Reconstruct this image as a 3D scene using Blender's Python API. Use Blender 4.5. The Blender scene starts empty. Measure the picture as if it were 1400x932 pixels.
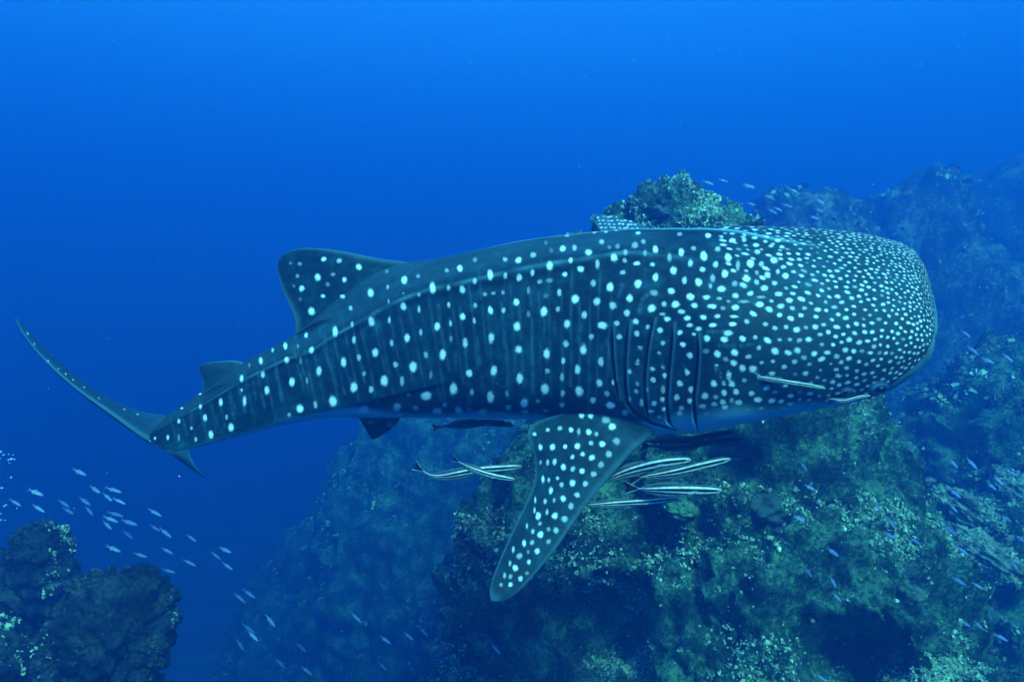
import bpy, math, random
import numpy as np
from mathutils import Vector, Matrix

# ------------------------------------------------------------------ camera, world, sun, exposure
sc = bpy.context.scene
col = sc.collection
F = 1050.0                     # focal length in photo pixels (photo 1400 x 932)
cam = bpy.data.cameras.new('camera'); cam_o = bpy.data.objects.new('camera', cam); col.objects.link(cam_o)
cam.sensor_width = 36.0; cam.lens = 36.0 * F / 1400.0; cam.clip_start = 0.05; cam.clip_end = 2000
cam_o.rotation_euler = (math.radians(90), 0, 0)
sc.camera = cam_o

EL, AZ = 41.0, 22.0            # sun height, and its bearing behind the camera (positive = to the right)
w = bpy.data.worlds.new('World'); sc.world = w; w.use_nodes = True
wn = w.node_tree; bg = wn.nodes['Background']
sky = wn.nodes.new('ShaderNodeTexSky'); sky.sky_type = 'NISHITA'; sky.sun_disc = False
sky.sun_elevation = math.radians(EL); sky.sun_rotation = math.radians(180 - AZ)
wn.links.new(sky.outputs[0], bg.inputs[0]); bg.inputs[1].default_value = 0.12
sl = bpy.data.lights.new('sun', 'SUN'); sl.energy = 5.0; sl.angle = math.radians(14); sl.color = (1.0, 0.97, 0.92)
sun = bpy.data.objects.new('sun', sl); col.objects.link(sun)
e_, a_ = math.radians(EL), math.radians(AZ)
sun.rotation_euler = Vector((math.sin(a_)*math.cos(e_), -math.cos(a_)*math.cos(e_), math.sin(e_))).to_track_quat('Z', 'Y').to_euler()
sc.view_settings.view_transform = 'Standard'; sc.view_settings.look = 'None'
sc.view_settings.gamma = 1.0; sc.view_settings.exposure = 3.95
sc.cycles.max_bounces = 6; sc.cycles.diffuse_bounces = 2; sc.cycles.volume_bounces = 3
sc.cycles.glossy_bounces = 2; sc.cycles.transmission_bounces = 4
sc.cycles.use_denoising = True

WATER_DENSITY = 0.095
WATER_SCATTER = (.009, .086, .305, 1)
WATER_ABSORB = (.022, .22, .29, 1)

rng = np.random.default_rng(11)
random.seed(11)

# ------------------------------------------------------------------ helpers
def at(px, py, Y):
    """a point of the place, given where the photo shows it and how far off (metres) it stands"""
    return Vector(((px - 700.0) / F * Y, Y, (466.0 - py) / F * Y))

def thing(name, label, cat, loc=(0, 0, 0), group=None):
    o = bpy.data.objects.new(name, None); col.objects.link(o)
    o.location = loc; o.empty_display_size = .2
    return tag(o, label, cat, group)

def tag(o, label=None, cat=None, group=None, kind=None):
    if label: o['label'] = label
    if cat: o['category'] = cat
    if group: o['group'] = group
    if kind: o['kind'] = kind
    return o

def base_of(o):
    v = Vector((0, 0, 0))
    while o is not None:
        v += o.location; o = o.parent
    return v

def mesh_from(name, V, Fq, attrs=None, smooth=True):
    me = bpy.data.meshes.new(name)
    V = np.asarray(V, dtype=np.float32); Fq = np.asarray(Fq, dtype=np.int32)
    n, k = Fq.shape
    me.vertices.add(len(V)); me.vertices.foreach_set('co', V.ravel())
    me.loops.add(n * k); me.loops.foreach_set('vertex_index', Fq.ravel())
    me.polygons.add(n); me.polygons.foreach_set('loop_start', np.arange(n, dtype=np.int32) * k)
    me.polygons.foreach_set('loop_total', np.full(n, k, dtype=np.int32))
    me.polygons.foreach_set('use_smooth', np.full(n, smooth, dtype=bool))
    me.update(calc_edges=True)
    for nm, arr in (attrs or {}).items():
        arr = np.asarray(arr, dtype=np.float32)
        if arr.ndim == 1:
            a = me.attributes.new(nm, 'FLOAT', 'POINT'); a.data.foreach_set('value', arr)
        else:
            a = me.attributes.new(nm, 'FLOAT_VECTOR', 'POINT'); a.data.foreach_set('vector', arr.ravel())
    return me

def obj(name, V, Fq, mat, parent=None, attrs=None, smooth=True, loc=None):
    """one mesh object; V in world coordinates, stored relative to parent or to loc"""
    V = np.asarray(V, dtype=np.float64)
    org = base_of(parent) if parent is not None else Vector((0, 0, 0))
    if loc is not None: org = org + (Vector(loc) - org)
    me = mesh_from(name, V - np.array(org), Fq, attrs, smooth)
    o = bpy.data.objects.new(name, me); col.objects.link(o)
    me.materials.append(mat)
    if parent is not None:
        o.parent = parent
        if loc is not None: o.location = Vector(loc) - base_of(parent)
    elif loc is not None:
        o.location = loc
    return o

def sstep(x, a, b):
    t = np.clip((x - a) / (b - a), 0, 1); return t * t * (3 - 2 * t)

def hash3(ix, iy, iz, seed):
    h = (ix.astype(np.int64) * 374761393 + iy.astype(np.int64) * 668265263 + iz.astype(np.int64) * 2147483647 + seed * 974634777) & 0xffffffff
    h = ((h ^ (h >> 13)) * 1274126177) & 0xffffffff
    h = (h ^ (h >> 16)) & 0xffffffff
    h = (h * 2246822519) & 0xffffffff
    h = h ^ (h >> 15)
    return (h & 0xffffff) / float(0xffffff)

def vnoise(P, seed=0):
    P = np.asarray(P, dtype=np.float64)
    i = np.floor(P).astype(np.int64); f = P - i; f = f * f * (3 - 2 * f)
    out = 0
    for dx in (0, 1):
        wx = f[:, 0] if dx else 1 - f[:, 0]
        for dy in (0, 1):
            wy = f[:, 1] if dy else 1 - f[:, 1]
            for dz in (0, 1):
                wz = f[:, 2] if dz else 1 - f[:, 2]
                out = out + wx * wy * wz * hash3(i[:, 0] + dx, i[:, 1] + dy, i[:, 2] + dz, seed)
    return out * 2 - 1

def fbm(P, octaves=4, seed=0, gain=.5):
    s = 0; a = 1.0; q = np.array(P, dtype=np.float64)
    for k in range(octaves):
        s = s + a * vnoise(q, seed + k); a *= gain; q = q * 2.03 + 17.3
    return s

def grid_faces(ni, nj, wrap_j=False):
    i = np.arange(ni - 1)[:, None]; j = np.arange(nj if wrap_j else nj - 1)[None, :]
    j2 = (j + 1) % nj
    a = i * nj + j; b = (i + 1) * nj + j; c = (i + 1) * nj + j2; d = i * nj + j2
    return np.stack([a, b, c, d], -1).reshape(-1, 4)

# ------------------------------------------------------------------ materials
def new_mat(name):
    m = bpy.data.materials.new(name); m.use_nodes = True
    nt = m.node_tree; return m, nt, nt.nodes['Principled BSDF']

def node(nt, kind, **kw):
    n = nt.nodes.new(kind)
    for k, v in kw.items(): setattr(n, k, v)
    return n

def attr(nt, name):
    n = nt.nodes.new('ShaderNodeAttribute'); n.attribute_name = name; return n

def noise_tex(nt, scale, detail=4, rough=.55):
    n = nt.nodes.new('ShaderNodeTexNoise'); n.inputs['Scale'].default_value = scale
    n.inputs['Detail'].default_value = detail; n.inputs['Roughness'].default_value = rough
    tc = nt.nodes.new('ShaderNodeTexCoord'); nt.links.new(tc.outputs['Object'], n.inputs['Vector'])
    return n

def ramp(nt, src, stops):
    r = nt.nodes.new('ShaderNodeValToRGB'); cr = r.color_ramp
    while len(cr.elements) < len(stops): cr.elements.new(.5)
    for e, (p, c) in zip(cr.elements, stops):
        e.position = p; e.color = (*c, 1)
    nt.links.new(src, r.inputs[0]); return r

def mixc(nt, fac, a, b):
    m = nt.nodes.new('ShaderNodeMix'); m.data_type = 'RGBA'
    for s, v in ((m.inputs[0], fac), (m.inputs[6], a), (m.inputs[7], b)):
        if isinstance(v, (tuple, float, int)): s.default_value = v if not isinstance(v, tuple) else (*v, 1)
        else: nt.links.new(v, s)
    return m.outputs[2]

def add_bump(nt, bsdf, src, strength, dist):
    b = nt.nodes.new('ShaderNodeBump'); b.inputs['Strength'].default_value = strength; b.inputs['Distance'].default_value = dist
    nt.links.new(src, b.inputs['Height']); nt.links.new(b.outputs[0], bsdf.inputs['Normal'])

def skin_material():
    m, nt, b = new_mat('spotted_skin')
    n1 = noise_tex(nt, 3.2, 8, .68); n2 = noise_tex(nt, 130, 4, .7)
    base = ramp(nt, n1.outputs[0], [(.28, (.001, .010, .016)), (.5, (.003, .025, .037)), (.75, (.008, .055, .074))])
    sp = attr(nt, 'spot'); gl = attr(nt, 'glow')
    hr = node(nt, 'ShaderNodeMapRange', interpolation_type='SMOOTHSTEP'); nt.links.new(sp.outputs['Fac'], hr.inputs['Value'])
    hr.inputs['From Min'].default_value = .0; hr.inputs['From Max'].default_value = .55
    hm = node(nt, 'ShaderNodeMath', operation='MULTIPLY'); nt.links.new(hr.outputs[0], hm.inputs[0]); nt.links.new(gl.outputs['Fac'], hm.inputs[1])
    hs = node(nt, 'ShaderNodeMath', operation='MULTIPLY'); nt.links.new(hm.outputs[0], hs.inputs[0]); hs.inputs[1].default_value = .34
    c0 = mixc(nt, hs.outputs[0], base.outputs[0], (.03, .13, .18))  # soft bloom of light around each spot, painted into the skin colour
    n4 = noise_tex(nt, 17, 6, .72)
    mot = ramp(nt, n4.outputs[0], [(.34, (.42, .42, .42)), (.52, (1, 1, 1)), (.70, (2.0, 1.9, 1.8))])
    mm = nt.nodes.new('ShaderNodeMix'); mm.data_type = 'RGBA'; mm.blend_type = 'MULTIPLY'; mm.inputs[0].default_value = 1
    nt.links.new(c0, mm.inputs[6]); nt.links.new(mot.outputs[0], mm.inputs[7]); c0 = mm.outputs[2]
    c1 = mixc(nt, attr(nt, 'pale').outputs['Fac'], c0, (.22, .58, .70))
    # spots: the grain of the skin frays their rims
    n3 = noise_tex(nt, 95, 3, .7)
    ad = node(nt, 'ShaderNodeMath', operation='MULTIPLY_ADD'); nt.links.new(n3.outputs[0], ad.inputs[0]); ad.inputs[1].default_value = .62; nt.links.new(sp.outputs['Fac'], ad.inputs[2])
    mr = node(nt, 'ShaderNodeMapRange', interpolation_type='SMOOTHSTEP'); nt.links.new(ad.outputs[0], mr.inputs['Value'])
    mr.inputs['From Min'].default_value = .62; mr.inputs['From Max'].default_value = 1.00
    mu = node(nt, 'ShaderNodeMath', operation='MULTIPLY'); mu.use_clamp = True
    nt.links.new(mr.outputs[0], mu.inputs[0]); nt.links.new(gl.outputs['Fac'], mu.inputs[1])
    c2 = mixc(nt, mu.outputs[0], c1, (.84, .90, .87))
    c3 = mixc(nt, attr(nt, 'crease').outputs['Fac'], c2, (.006, .010, .012))
    nt.links.new(c3, b.inputs['Base Color'])
    b.inputs['Roughness'].default_value = .7; b.inputs['Specular IOR Level'].default_value = .12
    add_bump(nt, b, n2.outputs[0], .12, .006)
    return m

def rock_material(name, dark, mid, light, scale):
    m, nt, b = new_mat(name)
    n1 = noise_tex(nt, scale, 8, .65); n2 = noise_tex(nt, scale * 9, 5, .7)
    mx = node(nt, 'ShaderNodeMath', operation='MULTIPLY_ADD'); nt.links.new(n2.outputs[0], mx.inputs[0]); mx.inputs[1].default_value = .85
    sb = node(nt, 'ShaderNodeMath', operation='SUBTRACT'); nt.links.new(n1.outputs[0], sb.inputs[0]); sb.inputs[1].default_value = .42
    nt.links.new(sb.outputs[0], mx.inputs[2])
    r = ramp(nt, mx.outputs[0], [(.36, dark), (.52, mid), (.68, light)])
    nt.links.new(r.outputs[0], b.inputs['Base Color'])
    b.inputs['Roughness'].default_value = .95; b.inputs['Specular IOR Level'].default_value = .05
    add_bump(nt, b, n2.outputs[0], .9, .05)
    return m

def tint_material(name, rough=.8):
    m, nt, b = new_mat(name)
    a = attr(nt, 'tint'); n = noise_tex(nt, 30, 4)
    r = ramp(nt, n.outputs[0], [(.3, (.55, .55, .55)), (.7, (1, 1, 1))])
    mm = nt.nodes.new('ShaderNodeMix'); mm.data_type = 'RGBA'; mm.blend_type = 'MULTIPLY'; mm.inputs[0].default_value = 1
    nt.links.new(a.outputs['Vector'], mm.inputs[6]); nt.links.new(r.outputs[0], mm.inputs[7])
    nt.links.new(mm.outputs[2], b.inputs['Base Color'])
    b.inputs['Roughness'].default_value = rough; b.inputs['Specular IOR Level'].default_value = .15
    return m

def plain(name, c, rough=.5, spec=.3):
    m, nt, b = new_mat(name)
    n = noise_tex(nt, 25, 3)
    r = ramp(nt, n.outputs[0], [(.3, tuple(x * .8 for x in c)), (.7, tuple(min(1, x * 1.15) for x in c))])
    nt.links.new(r.outputs[0], b.inputs['Base Color'])
    b.inputs['Roughness'].default_value = rough; b.inputs['Specular IOR Level'].default_value = spec
    return m

SKIN = skin_material()
ROCK = rock_material('reef_rock', (.007, .018, .013), (.030, .085, .052), (.13, .30, .17), 2.6)
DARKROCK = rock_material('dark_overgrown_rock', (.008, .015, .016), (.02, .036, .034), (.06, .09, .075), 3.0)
FARROCK = rock_material('far_reef_rock', (.010, .018, .016), (.045, .07, .055), (.22, .27, .2), .8)
SAND = rock_material('seabed_rubble', (.05, .06, .05), (.12, .13, .11), (.24, .25, .2), .4)
CORAL = tint_material('coral_growth')
FISH = tint_material('fish_skin', .35)
EYE = plain('eye_black', (.004, .005, .006), .15, .5)

# ------------------------------------------------------------------ seabed
def seabed():
    n = 161
    u = np.linspace(-1, 1, n); gx, gy = np.meshgrid(u, u, indexing='ij')
    X = gx * np.abs(gx) * 110; Y = gy * np.abs(gy) * 110 + 40
    P = np.stack([X.ravel(), Y.ravel(), np.zeros(n * n)], 1)
    Z = -13.5 + 1.2 * fbm(P * .12, 4, 3) + .25 * fbm(P * .8, 3, 9)
    o = obj('seabed', np.stack([P[:, 0], P[:, 1], Z], 1), grid_faces(n, n), SAND)
    tag(o, 'dim rubble seabed far below the reef', 'seabed', kind='structure')
seabed()

# ------------------------------------------------------------------ whale shark
TOP = np.array([(205, 592), (212, 586), (225, 570), (250, 553), (275, 536), (300, 519), (330, 497), (370, 475), (405, 456), (425, 440), (450, 416), (500, 378), (540, 362), (565, 358), (600, 353), (640, 345),
                (700, 331), (740, 325), (780, 320), (820, 315.5), (860, 312), (900, 312.5), (950, 312), (1000, 309), (1080, 310), (1150, 314), (1200, 321), (1235, 331), (1255, 342), (1268, 360), (1275, 384), (1279.5, 408), (1281.5, 436)], float)
BOT = np.array([(205, 600), (212, 609), (230, 620), (260, 614), (300, 604), (340, 593.5), (400, 578.5), (440, 571.5), (470, 570), (500, 570.5), (540, 571), (580, 571), (640, 571), (700, 572),
                (740, 574), (800, 579), (850, 588), (900, 594), (960, 590), (1020, 578), (1080, 566), (1140, 554), (1180, 546), (1205, 538), (1225, 527), (1250, 509), (1268, 488), (1276, 470), (1281.5, 442)], float)
def kn(px, pairs):
    p = np.array(pairs, float); return np.interp(px, p[:, 0], p[:, 1])
def smooth1(a, k):
    if k < 2: return a
    pad = np.pad(a, k, mode='edge'); ker = np.hanning(2 * k + 1); ker /= ker.sum()
    return np.convolve(pad, ker, 'valid')

NI, NJ = 900, 390
# stations: evenly spread along the outline's length so the blunt snout is well covered
d0 = np.linspace(205, 1281.5, 6000)
tt = np.interp(d0, TOP[:, 0], TOP[:, 1]); bb = np.interp(d0, BOT[:, 0], BOT[:, 1])
L = np.concatenate([[0], np.cumsum(np.sqrt(np.diff(d0)**2 + .25 * (np.diff(tt)**2 + np.diff(bb)**2)))])
spx = np.interp(np.linspace(0, L[-1], NI), L, d0)
stop = np.interp(spx, TOP[:, 0], TOP[:, 1]); sbot = np.interp(spx, BOT[:, 0], BOT[:, 1])
core = spx < 1230
stop = np.where(core, smooth1(stop, 22), smooth1(stop, 5)); sbot = np.where(core, smooth1(sbot, 22), smooth1(sbot, 5))

theta = np.arctan((spx - 700) / F)
Rk = smooth1(kn(spx, [(205, 5.9), (400, 5.45), (700, 5.0), (1000, 4.82), (1282, 4.85)]), 60)
Yc = Rk * np.cos(theta)
Xc = Rk * np.sin(theta)
phi = np.radians(smooth1(kn(spx, [(205, 0), (400, 1), (700, 3), (850, 7), (930, 14), (1060, 30), (1150, 34), (1282, 36)]), 40))
ratio = smooth1(kn(spx, [(205, .55), (330, .75), (500, .95), (700, 1.12), (900, 1.28), (1060, 1.55), (1200, 1.75), (1255, 2.1), (1282, 4.5)]), 8)
lat = np.stack([-np.sin(theta * .86), -np.cos(theta * .86), np.zeros(NI)], 1)       # towards the shark's right flank
up = np.array([0, 0, 1.0])
tj = np.linspace(0, 2 * np.pi, NJ, endpoint=False)           # 0 = back, pi/2 = right flank, pi = belly
ct, st = np.cos(tj), np.sin(tj)
def sp_(x, n): return np.sign(x) * np.abs(x) ** (2.0 / n)
vert_u = np.where(ct > 0, sp_(ct, 2.15), sp_(ct, 3.5) * .95)
late_u = np.where(ct > 0, sp_(st, 2.15), sp_(st, 3.5))
zc = (466 - (stop + sbot) / 2) / F * Yc
H = (sbot - stop) / 2 / F * Yc

# ridges: (angle along the body, height, width)
tr1 = np.radians(kn(spx, [(205, 62), (400, 62), (560, 58), (700, 54), (800, 47), (900, 38), (960, 34), (1282, 30)]))
tr2 = np.radians(kn(spx, [(205, 126), (300, 126), (400, 126), (470, 122), (540, 112), (640, 102), (900, 112), (1282, 112)]))
h0 = kn(spx, [(205, .0), (560, .004), (700, .016), (1000, .020), (1090, .008), (1130, .0), (1282, 0)])
h1 = kn(spx, [(205, .006), (400, .022), (700, .032), (860, .026), (930, .006), (960, 0), (1282, 0)])
h2 = kn(spx, [(205, .02), (300, .03), (470, .03), (560, .02), (640, .006), (700, .0), (1282, 0)])
def ang(d): return (d + np.pi) % (2 * np.pi) - np.pi
hf = kn(spx, [(205, 0), (395, 0), (430, .07), (500, .11), (550, .05), (590, 0), (1282, 0)])
bump = h0[:, None] * np.exp(-(ang(tj)[None, :] / .045)**2) + hf[:, None] * np.exp(-(np.abs(ang(tj))[None, :] / .42)**1.3)
for tr, hh, wd in ((tr1, h1, .10), (tr2, h2, .10)):
    for s in (1, -1):
        d = ang(tj[None, :] - s * tr[:, None])
        # steep below the ridge, a long easy slope above it
        bump = bump + hh[:, None] * np.where(d * s > 0, np.exp(-(d / (wd * .55))**2), np.exp(-(d / (wd * 2.2))**2))
def ring_points():
    b = H / np.sqrt((ratio * np.sin(phi))**2 + np.cos(phi)**2); a = ratio * b
    cl = a[:, None] * late_u[None, :]; cv = b[:, None] * vert_u[None, :]
    ln = np.sqrt(cl**2 + cv**2) + 1e-6
    fade = np.minimum(1, H / .12)[:, None]
    cl = cl * (1 + bump * fade / ln); cv = cv * (1 + bump * fade / ln)
    # the back leans towards the right flank (roll phi)
    l2 = cl * np.cos(phi)[:, None] + cv * np.sin(phi)[:, None]
    v2 = -cl * np.sin(phi)[:, None] + cv * np.cos(phi)[:, None]
    return np.stack([Xc, Yc, zc], 1)[:, None, :] + l2[..., None] * lat[:, None, :] + v2[..., None] * up
for it in range(6):
    P = ring_points()
    py = 466 - F * P[..., 2] / P[..., 1]
    t_, b_ = py.min(1), py.max(1)
    zc += ((t_ + b_) / 2 - (stop + sbot) / 2) / F * Yc
    H *= (sbot - stop) / np.maximum(b_ - t_, .1)
P = ring_points()

def normals(P, wrap=True):
    du = np.gradient(P, axis=0)
    dv = (np.roll(P, -1, 1) - np.roll(P, 1, 1)) if wrap else np.gradient(P, axis=1)
    n = np.cross(du, dv); return n / (np.linalg.norm(n, axis=-1, keepdims=True) + 1e-9)
def project(P):
    return 700 + F * P[..., 0] / P[..., 1], 466 - F * P[..., 2] / P[..., 1]
Nrm = normals(P)
cen = P.mean(1, keepdims=True)
if ((P - cen) * Nrm).sum() < 0: Nrm = -Nrm
view = -P / np.linalg.norm(P, axis=-1, keepdims=True)
facing = (Nrm * view).sum(-1)
PX, PY = project(P)

# --- marks, by where the photo shows them: crop origin, crop scale, then (x, y, width, height, brightness)
S = 932 / 200.0
def marks(x0, y0, s, rows):
    out = []
    for r in rows:
        br = r[4] if len(r) > 4 else 1.0
        out.append((x0 + r[0] / s, y0 + r[1] / s, r[2] / s, r[3] / s, br))
    return out
spots = []
spots += marks(200, 440, S, [(885,153,26,48),(895,243,30,48),(922,380,26,56),(730,247,28,48),(743,335,28,48),(770,435,34,56),(820,592,40,66),(910,590,22,28,.6),(608,360,28,46),(608,433,16,24,.8),(626,505,26,66),(686,643,40,58),(475,510,28,52),(512,605,20,34,.7),(541,670,36,60),(345,540,22,36),(375,610,28,48),(414,716,34,54),(208,632,22,34),(288,675,16,26,.8),(316,748,20,36,.7),(208,735,16,44,.5),(138,735,20,36),(93,778,18,32),(56,740,18,22),(22,758,14,12),(803,178,18,32,.7),(657,275,16,30,.35),(340,457,24,16),(226,548,16,14),(485,718,18,30,.3),(150,825,14,24,.3)])
finmarks = marks(370, 330, S, [(338,113,34,30),(437,123,34,34,.7),(127,138,24,20,.4),(186,143,28,28,.5),(562,163,40,42),(171,220,26,26,.5),(300,228,42,48),(398,210,30,26,.5),(470,243,32,36,.9),(363,273,30,30,.4),(198,300,36,40),(148,285,22,22,.3),(333,347,32,24,.9),(458,350,36,28,.9),(188,368,24,24,.3),(260,445,46,50)])
spots += marks(370, 330, S, [(410,573,38,72),(510,425,26,38,.7),(519,527,20,46,.7),(530,625,26,52,.8),(638,328,42,54),(641,510,42,68),(741,192,26,34,.35),(746,290,20,34,.6),(751,380,16,36,.5),(756,500,18,48,.8),(851,245,42,54),(846,413,40,54),(845,330,16,18,.4),(93,663,28,46),(102,757,32,48),(225,595,26,38),(260,692,34,50),(173,665,18,30,.4),(12,690,16,30,.8)])
spots += marks(370, 420, S, [(665,288,42,62),(563,320,28,48,.7),(465,350,40,62),(595,422,26,34,.6),(308,405,38,64),(138,476,36,56),(640,522,34,48,.7),(723,467,54,70),(530,508,48,70),(397,598,52,74),(770,227,24,48,.7),(795,365,36,44,.7),(838,470,26,60,.6),(869,195,36,64),(907,377,46,72),(187,645,46,62),(285,620,28,52,.7),(117,685,24,32,.5),(25,683,40,68),(231,465,18,46,.5),(190,340,18,44,.35),(592,653,74,58,.8),(805,638,58,58,.8),(825,686,56,22,.5),(880,557,36,24,.4),(683,603,34,18,.3),(918,640,30,34,.5)])
spots += marks(540, 320, S, [(147,267,26,30,.5),(152,386,24,34,.5),(152,480,20,48,.7),(240,344,40,76),(330,232,32,30,.5),(413,218,40,46),(341,342,26,44,.6),(429,353,42,50),(342,450,22,46,.7),(510,163,34,32,.4),(509,300,28,44,.7),(607,260,40,66),(702,160,34,34,.6),(788,166,40,46,.9),(704,266,28,46,.7),(793,276,38,50,.9),(881,133,38,38,.6),(877,245,30,44,.8),(573,383,30,30,.5),(627,376,28,24,.5),(688,372,26,30,.5),(164,625,22,46,.7),(271,588,42,54),(354,568,20,48,.7),(431,525,38,50),(511,453,28,36,.6),(505,552,24,44,.7),(608,485,36,56),(691,485,26,44,.7),(774,432,40,50),(850,358,22,48,.4),(357,665,24,40,.4),(446,692,44,60),(614,662,46,70),(778,588,44,60),(789,733,44,50),(305,766,46,72),(196,768,32,50,.6),(116,845,50,72),(473,886,44,52),(629,870,44,70),(795,915,42,70),(850,510,26,50,.35),(921,305,34,30,.5)])
spots += marks(540, 420, S, [(372,520,48,92),(490,540,30,48,.6),(608,573,46,84),(198,565,66,64),(135,643,48,36,.5),(268,662,76,42,.8),(317,623,30,34,.5),(405,658,54,54,.8),(473,650,30,26,.4),(560,667,64,40,.7),(720,640,48,42,.7),(665,678,36,18,.4),(824,612,48,68),(830,667,54,26,.6),(910,600,32,28,.5),(228,430,24,60,.35),(45,468,30,64,.6),(87,557,32,26,.4),(712,550,24,40,.5)])
spots += marks(700, 300, S, [(41,260,42,48),(136,229,40,38,.6),(47,370,38,48,.9),(131,340,30,46,.8),(241,298,42,66),(323,185,42,44,.9),(398,179,34,42,.6),(488,208,44,46,.9),(571,142,36,38,.6),(373,260,34,38,.8),(437,314,46,42,.9),(544,283,32,60,.7),(650,243,48,54),(723,208,30,44,.5),(783,163,46,48,.5),(848,213,30,44,.4),(914,190,36,52),(837,140,32,34,.5),(718,262,32,36,.6),(336,350,40,34,.8),(795,280,46,30,.9),(895,287,40,26,.7),(706,338,40,32,.6),(26,525,38,52),(203,586,46,70),(104,603,26,40,.35),(301,465,32,50,.7),(292,570,32,40,.6),(403,507,50,62),(518,405,36,50,.6),(541,522,50,52,.8),(625,432,52,58),(803,410,50,58),(750,502,44,58,.9),(642,548,50,54,.7),(460,608,40,54,.8),(732,595,40,52,.8),(914,368,40,56,.9),(890,566,56,52),(575,675,68,52),(351,664,44,60,.9),(505,744,36,36,.7),(454,830,50,64),(344,793,42,50,.8),(221,855,48,66),(32,682,46,58),(43,827,48,54),(326,900,28,52,.8),(567,905,42,60,.8),(667,660,46,34,.8),(684,748,44,38,.8),(788,650,46,40,.9),(795,727,40,40,.8),(868,685,34,34,.7),(815,822,44,36,.9),(800,910,38,40,.8),(672,170,34,36,.4),(620,175,30,30,.3),(904,467,54,44,.5),(104,455,24,40,.4),(215,487,40,30,.25),(180,395,34,26,.4),(240,390,48,32,.35),(350,103,30,14,.6),(420,80,30,16,.6),(525,80,28,18,.6),(598,75,30,24,.6),(803,88,36,24,.8),(660,65,26,18,.6),(215,150,26,34,.25),(250,200,26,34,.25)])
spots += marks(700, 420, S, [(49,455,44,70),(78,612,52,66),(84,667,50,28,.6),(165,598,34,30,.5),(210,520,52,80),(225,405,38,36,.6),(319,445,28,64,.6),(323,548,32,46,.7),(318,622,38,34,.7),(418,396,42,60,.9),(428,534,50,74),(557,482,40,56,.9),(515,592,42,44,.8),(627,625,58,52),(605,550,40,40,.6),(648,478,26,40,.8),(660,455,20,30,.6),(213,658,46,22,.4),(720,670,50,44,.6)])
spots += marks(820, 430, S, [(385,100,42,40,.9),(430,28,50,34,.9),(557,22,50,34),(660,18,50,34),(510,113,40,36,.9),(573,67,52,28,.8),(630,90,44,34,.9),(720,67,54,30),(845,60,52,32),(600,125,30,24,.8),(855,12,70,22,.8),(750,10,44,30,.8),(403,180,34,34,.8),(530,190,42,36),(373,252,40,40,.9),(575,258,44,44,.9),(403,322,40,36,.8),(537,302,42,38,.8),(335,347,38,34,.8),(558,367,44,40,.9),(340,415,38,38,.8),(416,387,40,36,.8),(510,438,44,44,.9),(582,475,44,42,.8),(404,475,34,56,.5),(490,527,44,42,.8),(573,547,36,40,.9),(400,537,34,36,.8),(346,565,40,36,.7),(520,595,40,32,.7),(407,600,30,28,.9),(508,630,42,34,.8),(573,672,46,44,.8),(513,702,44,32,.7),(683,152,46,44),(793,158,52,42),(910,153,48,40),(677,233,50,34,.4),(750,250,48,48),(860,242,52,46),(803,285,42,30,.5),(855,308,48,42),(743,338,46,46),(910,342,46,46,.9),(823,388,46,46),(770,385,30,36,.6),(727,440,46,46),(790,438,34,36,.7),(842,443,46,40,.9),(793,497,40,42,.9),(868,492,42,42,.9),(670,518,46,48,.8),(740,525,38,32,.5),(785,557,46,38,.8),(655,585,50,36,.6),(730,570,46,30,.6),(885,560,50,38,.8),(683,637,48,34,.6),(840,545,34,34,.5),(190,362,36,34,.7),(240,440,30,34,.5),(232,488,32,30,.6),(185,540,34,36,.6),(265,560,26,60,.6),(298,478,32,34,.5),(325,615,50,20,.8),(380,650,36,24,.5)])
spots += marks(880, 290, S, [(240,255,42,54,.8),(318,230,36,36,.5),(383,280,48,62),(472,234,38,42,.6),(298,325,34,56,.7),(375,365,42,42,.7),(538,290,48,54),(190,372,50,52,.9),(458,333,40,42,.7),(440,420,34,60,.5),(425,470,28,36,.5),(350,447,50,54),(260,435,36,50,.7),(517,393,50,52,.9),(680,328,54,52),(655,423,52,50),(495,490,54,46,.9),(297,540,56,48),(177,503,54,42,.9),(203,587,56,48),(400,543,52,32,.9),(585,532,52,34,.8),(680,518,52,32,.8),(600,340,30,70,.5),(580,455,40,40,.5),(750,327,38,36,.6),(830,305,50,44,.9),(790,398,44,42,.8),(770,482,50,42,.8),(720,445,36,40,.6),(130,585,36,42,.7),(325,594,50,34,.9),(437,600,60,34),(585,607,60,36),(240,633,54,32,.8),(740,587,62,36),(120,648,50,22,.6),(725,250,40,34,.7),(905,405,44,40),(890,348,44,26,.7),(862,520,54,34,.8),(875,597,56,34,.8),(835,450,38,34,.7),(640,570,80,22,.5),(750,540,70,22,.5),(480,550,44,22,.6),(505,612,34,30,.5),(720,385,30,30,.5),(540,568,36,20,.5),(855,378,28,36,.7),(165,290,30,70,.5),(55,332,36,28,.7),(410,150,44,30),(565,180,50,28),(230,140,36,24,.5),(495,158,30,24,.6),(565,138,44,16,.8),(640,145,36,14,.8),(640,180,34,24,.7),(715,210,42,24,.9),(707,165,40,20,.9),(775,187,34,20,.8),(855,180,50,24),(880,222,38,22,.8),(812,215,40,20,.7),(797,137,40,14),(783,157,38,14),(710,115,44,14,.8),(595,105,40,12,.8),(525,100,40,12,.8)])
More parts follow.
